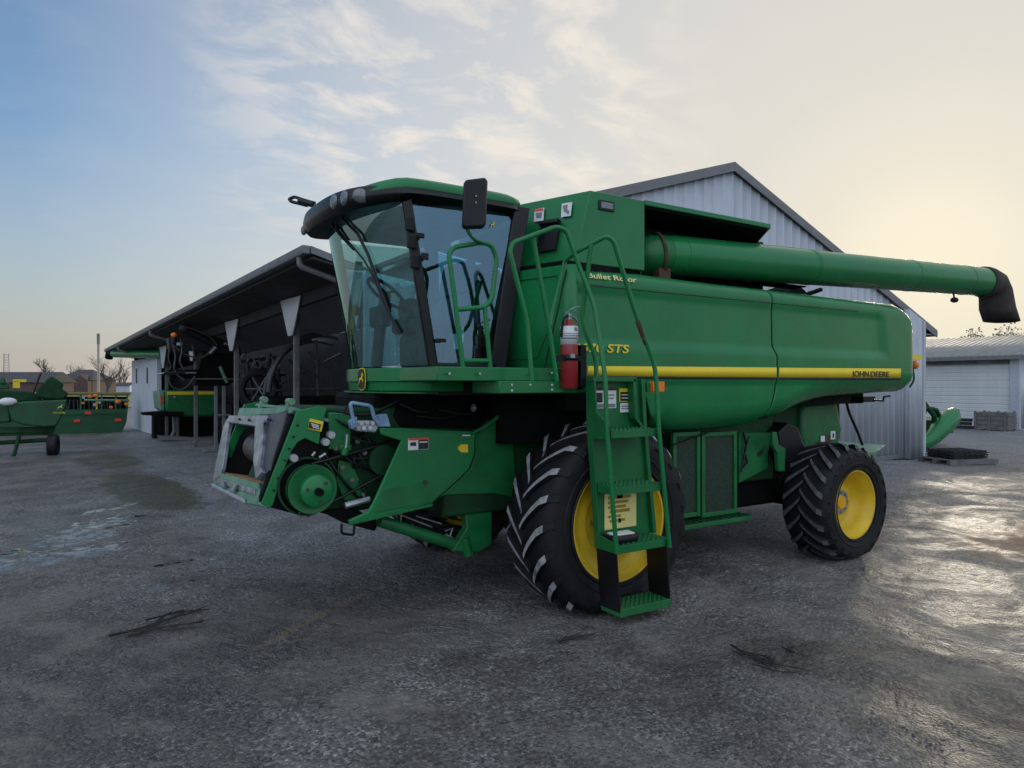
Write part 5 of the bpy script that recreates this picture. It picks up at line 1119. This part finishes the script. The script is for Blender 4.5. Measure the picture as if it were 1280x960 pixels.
H2 = thing('platform_header', (-3.9, 28.8, 0), 'long dark green platform header with orange reflectors parked beside the white shed wall', 'header')
yy = 28.6
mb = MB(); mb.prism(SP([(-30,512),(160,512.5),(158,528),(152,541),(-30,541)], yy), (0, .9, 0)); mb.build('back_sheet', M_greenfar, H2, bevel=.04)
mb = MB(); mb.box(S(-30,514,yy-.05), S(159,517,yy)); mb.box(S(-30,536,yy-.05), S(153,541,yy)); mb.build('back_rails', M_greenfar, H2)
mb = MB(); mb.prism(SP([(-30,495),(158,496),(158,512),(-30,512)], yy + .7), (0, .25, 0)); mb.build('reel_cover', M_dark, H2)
MB().tube([S(105,500,yy), S(162,500.5,yy)], .045, 8).build('top_rail', M_lgreen, H2)
MB().tube([S(80,492,yy+.6), S(162,492.5,yy+.6)], .07, 8).build('reel_tube', M_olive, H2)
for u in (101, 121, 127, 145, 159):
    MB().tube([S(u,494,yy+.1), S(u,512,yy+.1)], .035, 6).build('upright', M_green2 if u != 121 else M_ylet, H2)
for u, v in ((110,516),(96,526),(147.5,525)):
    MB().box(S(u-4,v-1.6,yy-.09), S(u+4,v+1.6,yy-.052)).build('reflector', M_redl, H2)
for u, v, r in ((112.5,495.5,.075),(119.5,494.5,.07),(147.5,502,.09),(158,505,.07),(139,509,.06),(104,504,.05)):
    MB().sphere(S(u, v, yy - .02), r, (1.2, .6, 1), 10).build('amber_light', M_orange, H2)
mb = MB()
for u, v in ((104,497),(124,503),(118,506)): mb.box(S(u-1.5,v-2,yy), S(u+2,v+1.5,yy+.1))
mb.build('hydraulic_fittings', M_galv, H2)
mb = MB()
for k in range(22):
    u = 60 + k*4.6; mb.tube([S(u,500,yy+.5), S(u + rnd2.uniform(-3,3),512,yy+.3)], .03, 5)
mb.build('reel_tines', M_black, H2)

# second combine standing in the shed
C2 = thing('parked_combine', (.9, 24.0, 0), 'green combine with a yellow stripe half hidden in the dark open shed', 'combine harvester')
yy = 22.6
MB().prism(SP([(207,488),(272,489),(272,512),(266,521),(212,521),(207,510)], yy), (0, 3.0, 0)).build('rear_body', M_green2, C2, bevel=.08)
MB().box(S(209,489.5,yy-.02), S(270,493,yy-.004)).build('stripe', M_ylet, C2)
MB().prism(SP([(198,489),(206,489),(206,515),(200,512)], yy + .2), (0, 2.0, 0)).build('side_shroud', M_lgreen, C2, bevel=.04)
MB().box(S(201,495,yy+.15), S(204.5,504,yy+.19)).build('red_marker', M_redl, C2)
MB().sphere(S(219,496.5,yy-.05), .05, (1, .6, 1), 8).build('tail_lamp', M_lamp, C2)
MB().prism(SP([(178,516),(208,514),(230,515),(228,521),(200,520),(178,519)], yy - .2), (0, .8, 0)).build('tailboard', M_dark, C2, bevel=.03)
mb = MB(); mb.tube([S(217,521,yy+.3), S(218,538,yy+.3), S(213,549,yy+.3)], .06, 8); mb.tube([S(222,521,yy+.4), S(222,548,yy+.4)], .06, 8); mb.build('tow_legs', M_trim, C2)
MB().box(S(192,520,yy+1.6), S(262,545,yy+2.4)).build('undercarriage', M_dark, C2)
MB().prism(SP([(198,545),(262,548),(262,552),(200,550)], yy - .3), (0, .5, 0)).build('axle_beam', M_trim, C2)
wc = S(286, 526, 19.2); mb = MB(); mb.lathe([(-.28, .40), (-.30, .62), (-.24, .74), (.24, .74), (.30, .62), (.28, .40)], wc, (1, -.45, 0), 40, True)
for k in range(22):
    a = 2*math.pi*k/22; ax2 = Vector((1, -.45, 0)).normalized(); u2 = Vector((0, 0, 1)); w2 = ax2.cross(u2)
    for s_ in (-1, 1):
        c0_ = wc + (u2*math.cos(a + .1*s_) + w2*math.sin(a + .1*s_)) * .75; c1_ = wc + (u2*math.cos(a + .32) + w2*math.sin(a + .32)) * .73 + ax2*.25*s_
        mb.tube([c0_ + ax2*.02*s_, c1_], .035, 5)
ty2 = mb.build('drive_tyre', M_rubber, C2); mb = MB(); mb.lathe([(-.2, .01), (-.2, .41), (.2, .41), (.2, .01)], wc, (1, -.45, 0), 30); mb.build('drive_rim', M_yellow, ty2)
MB().prism(SP([(296,478),(326,478),(330,492),(300,500)], 20.0), (0, 1.0, 0)).build('side_body', M_dgreen, C2, bevel=.05)
MB().sphere(S(326, 486.5, 19.95), .085, (1, .7, 1), 10).build('amber_light', M_orange, C2)
MB().tube([S(205,443,24.5), S(143,442,30.2)], .17, 20).build('unloading_auger', M_green, C2, smooth=50)
mb = MB(); c_ = S(138,443,30.6); mb.tube([S(143,442,30.2), S(137,441,30.8), S(136,448,30.9)], .16, 14); mb.build('spout', M_dark, C2, smooth=60)

# black folded implement on a stand in front of the shed
IM = thing('folded_implement', (-.4, 17.6, 0), 'black implement with looped hoses and an orange beacon on a steel stand by the shed', 'implement')
yy = 17.2
mb = MB(); mb.tube([S(228,410,yy), S(272,432,yy)], .10, 10); mb.sphere(S(232,411,yy), .16, (1.1, .8, 1), 12); mb.prism(SP([(210,422),(262,418),(300,432),(302,445),(262,440),(212,436)], yy + .1), (0, .5, 0)); mb.build('upper_frame', M_blackp, IM, bevel=.02)
mb = MB(); mb.prism(SP([(254,438),(290,436),(300,470),(286,482),(244,482),(248,462)], yy + .2), (0, .6, 0)); mb.prism(SP([(210,462),(250,462),(250,473),(214,474)], yy + .15), (0, .4, 0)); mb.build('lower_frame', M_dark, IM, bevel=.02)
mb = MB(); mb.tube([S(197,468,yy-.1), S(206,466,yy-.1)], .022, 8); mb.tube([S(230,466,yy-.1), S(245,466,yy-.1)], .024, 8); mb.build('cylinder_rods', M_steel, IM); MB().tube([S(205,466.5,yy-.1), S(231,466,yy-.1)], .05, 10).build('cylinder', M_blackp, IM)
mb = MB()
hp = [[(214,430),(222,436),(232,444),(250,448),(262,442)], [(212,436),(210,448),(214,458),(212,462)], [(226,424),(228,440),(224,452),(230,462)], [(216,430),(220,446),(217,460),(222,470),(230,474)], [(232,408),(248,414),(262,420),(272,432)], [(210,470),(214,484),(226,488),(236,482),(244,470)], [(240,430),(244,450),(256,446),(268,432)], [(290,440),(296,430),(300,446),(292,456)]]
for h_ in hp: mb.tube(rounded(SP(h_, yy - .12), .2, 6), rnd2.choice((.022, .028, .018)), 7)
mb.build('hoses', M_hose, IM, smooth=60)
mb = MB(); mb.tube([S(262,442,yy-.1), S(270,434,yy-.1)], .05, 8); mb.tube([S(280,429,yy-.1), S(297,433,yy-.1)], .04, 8); mb.box(S(221,428,yy-.1), S(228,432,yy)); mb.build('bright_links', M_galv, IM)
mb = MB(); mb.sphere(S(217.5,419,yy), .085, (1, 1, .9), 12); bc = mb.build('beacon', M_orange, IM); MB().cyl(S(217,429,yy), S(217.3,421.5,yy), .07, n=12).build('beacon_base', M_blackp, bc)
bz = G(250, 556); mb = MB()
for dx in (0, .22): mb.box((bz.x + dx, yy + .25, 0), (bz.x + dx + .09, yy + .36, S(250,478,yy).z))
mb.box((bz.x - .3, yy + .1, 0), (bz.x + .7, yy + .5, .06)); mb.box((bz.x + .1, yy + .2, 1.05), (bz.x + .45, yy + .4, 1.10)); mb.build('stand', M_trim, IM, bevel=.01)
mb = MB(); mb.tube(SP([(275,458),(280,470),(284,478)], yy + .1), .05, 8); mb.sphere(S(281,472,yy+.1), .06, (1, 1, 1), 8); mb.build('coupling', M_lgreen, IM)
MB().tube([S(240,473.5,yy), S(330,474,yy)], .014, 6).build('spreader_bar', M_gray, IM)

# tillage tool stored between the posts
TT = thing('tillage_tool', (.6, 15.6, 0), 'dark tillage frame with a spoked wheel stored between the shed posts', 'implement')
yy = 15.8; mb = MB()
for a_, b_ in (((300,452),(352,446)),((304,470),(356,468)),((306,440),(318,500)),((338,442),(330,500)),((318,452),(346,476)),((346,446),(352,505))): mb.tube([S(*a_, yy), S(*b_, yy + .4)], .05, 8)
mb.prism(SP([(304,462),(340,458),(346,486),(308,492)], yy + .5), (0, .5, 0)); mb.build('frame', M_hose, TT, smooth=50)
mb = MB(); wc = S(324, 486, yy - .2); mb.lathe([(-.10, .40), (-.12, .48), (-.08, .54), (.08, .54), (.12, .48), (.10, .40)], wc, (.6, 1, 0), 36, True); tw = mb.build('wheel', M_rubber, TT)
mb = MB()
for k in range(6): mb.tube([wc, wc + Vector((.40*math.cos(k*1.047)*.86, -.40*math.cos(k*1.047)*.5, .40*math.sin(k*1.047)))], .022, 6)
mb.build('spokes', M_trim, tw); mb = MB()
for k in range(6):
    q = S(306 + k*8, 448 + (k % 3)*4, yy - .1); mb.tube([q + Vector((.08*math.cos(a), 0, .12*math.sin(a))) for a in np.linspace(-1.2, 3.0, 10)], .02, 6)
mb.build('spring_tines', M_trim, TT)

# curved reel frame deeper in the shed
RF = thing('curved_reel_frame', (3.0, 12.6, 0), 'dark arched frame with crossed braces standing inside the open shed', 'frame')
yy = 13.5
mb = MB(); cx_, cy_, rr = 402, 494, 66
arc = [S(cx_ - rr*math.cos(a)*1.0, cy_ - rr*math.sin(a)*1.15, yy) for a in np.linspace(.05, 1.9, 26)]
mb.tube(arc, .07, 8); mb.tube([q + Vector((.1, .9, -.12)) for q in arc], .06, 8); mb.build('arch', M_hose, RF, smooth=60)
mb = MB()
for a, b in (((350,480),(430,440)),((360,450),(430,490)),((395,425),(398,498)),((340,488),(430,486)),((385,440),(420,470))): mb.tube([S(*a, yy + .4), S(*b, yy + .4)], .035, 6)
mb.build('braces', M_hose, RF); MB().prism(SP([(348,496),(440,494),(440,520),(330,540),(330,512)], yy + .3), (0, 1.4, 0)).build('lower_body', M_dark, RF, bevel=.1)

# ------------------------------------------------------------------ far things beyond the yard
def sheet_ground(name, pts, z, m):
    return struct(MB().prism([(x, y, z) for x, y in pts], (0, 0, -.02)).build(name, m))
sheet_ground('field', [(-60, 62), (60, 62), (90, 140), (-90, 140)], .06, M_olive)
HB = D(20, 480, 128)
H_ = thing('long_house', (HB.x, HB.y, 0), 'long low far house with a dark shingle roof at the left edge', 'house')
a, b = D(-60, 490, 128), D(58, 490, 128); d = (b - a).normalized(); s_ = Vector((-d.y, d.x, 0)); zt2 = D(20, 464.5, 128).z; ze2 = D(20, 478, 128).z
mb = MB(); mb.loft([[a, b, b + s_*8, a + s_*8], [v + Vector((0, 0, ze2)) - Vector((0,0,v.z)) for v in (a, b, b + s_*8, a + s_*8)]]); mb.build('wall', M_brick, H_)
mb = MB(); mb.loft([[e + Vector((0,0,ze2 - e.z)) - s_*.4, e + Vector((0,0,zt2 - e.z)) + s_*4, e + s_*8.4 + Vector((0,0,ze2 - e.z))] for e in (a - d*.5, b + d*.5)]); mb.build('roof', M_shingle, H_)
K = 150
a, b = D(68, 491, K), D(115.5, 491, K); d = (b - a).normalized(); s_ = Vector((-d.y, d.x, 0)); ze2, zt2 = D(0, 475.5, K).z, D(0, 461.5, K).z
H_ = thing('brick_house', tuple(a + (b - a)*.5), 'far brick house with a dark hipped roof beyond the field', 'house')
def zz(v, z): return Vector((v.x, v.y, z))
mb = MB(); mb.loft([[zz(v, z) for v in (a, b, b + s_*9, a + s_*9)] for z in (-.3, ze2)]); mb.build('wall', M_brick, H_)
mb = MB(); o_ = .5; A_, B_, C_, D_ = zz(a - d*o_ - s_*o_, ze2), zz(b + d*o_ - s_*o_, ze2), zz(b + d*o_ + s_*(9+o_), ze2), zz(a - d*o_ + s_*(9+o_), ze2); p_, q_ = zz(a + d*2.6 + s_*4.5, zt2), zz(b - d*2.6 + s_*4.5, zt2)
mb.add([A_, B_, C_, D_, p_, q_], [(0,1,5,4), (1,2,5), (2,3,4,5), (3,0,4), (3,2,1,0)]); mb.build('roof', M_shingle, H_)
e0, e1 = a + d*(.60*(b-a).length), a + d*(.99*(b-a).length)
mb = MB(); mb.loft([[zz(v, z) for v in (e0 - s_*1.5, e1 - s_*1.5, e1 - s_*.01, e0 - s_*.01)] for z in (-.3, ze2 - .1)]); mb.add([zz(e0 - s_*1.52, ze2 - .1), zz(e1 - s_*1.52, ze2 - .1), zz((e0+e1)/2 - s_*1.52, ze2 + 1.2), zz((e0+e1)/2 + s_*1.5, ze2 + 1.3)], [(0,1,2), (1,3,2), (0,2,3), (0,3,1)]); mb.build('gable_wing', M_brick, H_)
for u0, u1, v0, v1, m, lab, cat, nm in ((124,136,479,486.5,M_brick,'small red far shed between pole and bare tree','shed','red_shed'), (139,162,480,486,M_wall,'low pale far building behind the bare tree','building','low_building')):
    a, b = D(u0, 491, 170), D(u1, 491, 170); s_ = Vector((-(b-a).y, (b-a).x, 0)).normalized(); z1 = D(0, v0 + 2, 170).z; z2 = D(0, v0, 170).z
    T = thing(nm, tuple(zz((a+b)/2, 0)), lab, cat); mb = MB(); mb.loft([[zz(v, z) for v in (a, b, b + s_*5, a + s_*5)] for z in (-.2, z1)]); mb.build('wall', m, T)
    mb = MB(); mb.loft([[zz(e - s_*.3, z1), zz(e + s_*2.5, z2 + .4), zz(e + s_*5.3, z1)] for e in (a, b)]); mb.build('roof', M_shingle, T)
pb = D(123, 490, 80); po = MB(); po.tube([(pb.x, pb.y, 0), (pb.x, pb.y, D(0, 418, 80).z)], .16, 12, r_end=.12); PO = thing('utility_pole', (pb.x, pb.y, 0), 'tall bare pale pole with a dark cap near the far houses', 'pole'); po.build('pole', M_pole, PO)
MB().tube([(pb.x, pb.y, D(0, 430, 80).z), (pb.x, pb.y, D(0, 417, 80).z)], .17, 10).build('pole_cap', M_trim, PO)
def lattice(u, vt, dep, w, lab):
    b0 = D(u, 490, dep); zt_l = D(u, vt, dep).z; T = thing('radio_tower', (b0.x, b0.y, 0), lab, 'tower'); mb = MB()
    for k in range(3): mb.tube([(b0.x + w*math.cos(k*2.1), b0.y + w*math.sin(k*2.1), 0), (b0.x + w*.7*math.cos(k*2.1), b0.y + w*.7*math.sin(k*2.1), zt_l)], .09, 5)
    for j in range(14):
        z0, z1 = zt_l*j/14, zt_l*(j+1)/14
        for k in range(3): mb.tube([(b0.x + w*.85*math.cos(k*2.1), b0.y + w*.85*math.sin(k*2.1), z0), (b0.x + w*.85*math.cos(k*2.1+2.1), b0.y + w*.85*math.sin(k*2.1+2.1), z1)], .05, 4)
    mb.build('mast', M_pole, T)
lattice(7, 442, 220, 1.1, 'thin lattice radio mast rising behind the long far house')
def bare_tree(u, dep, vtop, lab, seed, spread=1.0, leafy=0, vbase=490, group=None):
    r = random.Random(seed); b0 = D(u, vbase, dep); H = D(u, vtop, dep).z; base = Vector((b0.x, b0.y, 0))
    T = thing('bare_tree' if not leafy else 'leafing_tree', tuple(base), lab, 'tree', 'trees behind the garage' if leafy else 'bare trees beyond the yard')
    tr_, cr = MB(), MB(); lv = MB(); tips = []
    def grow(p, d, L, rad, lvl, mb):
        pts = [p]; dd = d.copy(); q = p.copy(); n = 4
        for _ in range(n):
            dd = (dd + Vector((r.uniform(-.22,.22), r.uniform(-.22,.22), r.uniform(-.05,.16)))).normalized(); q = q + dd * (L/n); pts.append(q.copy())
        mb.tube(pts, rad, 5 if lvl else 8, r_end=rad*.55, caps=False)
        tips.append(q)
        if lvl >= 5: return
        for _ in range(4 if lvl < 2 else 3):
            k = r.randint(1, n); a = r.uniform(0, 6.28); side = Vector((math.cos(a), math.sin(a), r.uniform(.05, .8))).normalized()
            nd = (dd * .75 + side * r.uniform(.5, .95) * spread).normalized(); grow(pts[k], nd, L * r.uniform(.6, .82), rad * .52, lvl + 1, cr)
    grow(base, Vector((0, 0, 1)), H * .30, H * .030, 0, tr_)
    zmax = max(t.z for t in tips)
    tr_.build('trunk', M_bark, T); c = cr.build('crown', M_bark, T, smooth=80)
    k = H / zmax
    for o in (T.children): o.data.transform(Matrix.Translation(base) @ Matrix.Diagonal((k, k, k, 1)) @ Matrix.Translation(-base))
    if leafy:
        for t in tips:
            t = base + (t - base) * k
            for _ in range(leafy):
                c0 = t + Vector((r.uniform(-.5,.5), r.uniform(-.5,.5), r.uniform(-.4,.4))); s0 = r.uniform(.06, .11); n0 = Vector((r.uniform(-1,1), r.uniform(-1,1), r.uniform(-1,1))).normalized(); a0 = n0.orthogonal() * s0; b0_ = n0.cross(a0)
                lv.add([c0 - a0, c0 + b0_*.6, c0 + a0, c0 - b0_*.6], [(0, 1, 2, 3)])
        lv.build('leaves', M_leaf, T)
bare_tree(63, 155, 446, 'broad bare tree rising left of the brick house roof', 11, 1.5)
bare_tree(96, 185, 452, 'smaller bare tree directly behind the brick house', 12, 1.5)
bare_tree(135, 120, 441, 'tall open bare tree between the pole and the shed', 13, 1.1)
bare_tree(154, 175, 456, 'distant bare tree close against the white shed wall', 14, 1.1)
bare_tree(1232, 60, 406, 'tree with sparse young leaves behind the garage roof', 21, 1.25, 2)
bare_tree(1264, 66, 411, 'tree with sparse young leaves behind the roof, under the rubber spout', 22, 1.25, 2)

# ------------------------------------------------------------------ litter on the yard
def twigs(name, segs, lab, r0):
    mb = MB()
    for pts, r in segs:
        q = [G(u, v) for u, v in pts]; q = [Vector((p.x, p.y, ground_z(p.x, p.y, math.hypot(p.x, p.y)) + r + .010 + .014*rnd2.random())) for p in q]; mb.tube(rounded(q, .2), r, 6, r_end=r*.5)
        for _ in range(7):
            i_ = rnd2.randrange(len(q) - 1); c_ = q[i_].lerp(q[i_ + 1], rnd2.random()); a_ = (q[i_ + 1] - q[i_]).normalized(); a_ = a_ + Vector((rnd2.uniform(-.5,.5), rnd2.uniform(-.5,.5), rnd2.uniform(-.05,.15)))
            mb.tube([c_, c_ + a_ * rnd2.uniform(.04,.09), c_ + a_ * rnd2.uniform(.1,.16) + Vector((0,0,-.006))], r * rnd2.uniform(.3,.7), 5, r_end=r*.2)
    return tag(mb.build(name, M_twig, smooth=60), lab, 'twig', 'stalks and twigs dropped on the yard')
twigs('corn_stalk', [([(136,797),(170,789),(215,775),(252,766)], .012), ([(160,796),(205,786),(254,779)], .010), ([(182,779),(215,770),(250,764)], .009), ([(150,793),(190,789),(230,789)], .007), ([(195,781),(200,776),(214,768)], .006)], 'flattened dark corn stalk lying on the mud at left', .012)
twigs('broken_twig', [([(914,806),(930,818),(955,831),(1006,840)], .009), ([(918,817),(940,822),(962,833)], .008), ([(930,816),(952,820),(966,830)], .006), ([(940,832),(970,841),(992,842)], .005)], 'thin forked dark twig lying on the gravel at right', .009)
twigs('broken_twig', [([(977,808),(990,816)], .006), ([(984,812),(990,808)], .004)], 'short stub of twig beside the longer forked twig', .006)
twigs('broken_twig', [([(698,803),(715,800),(736,797)], .010), ([(706,800),(720,798)], .006)], 'short dark twig on the gravel just below the ladder', .01)
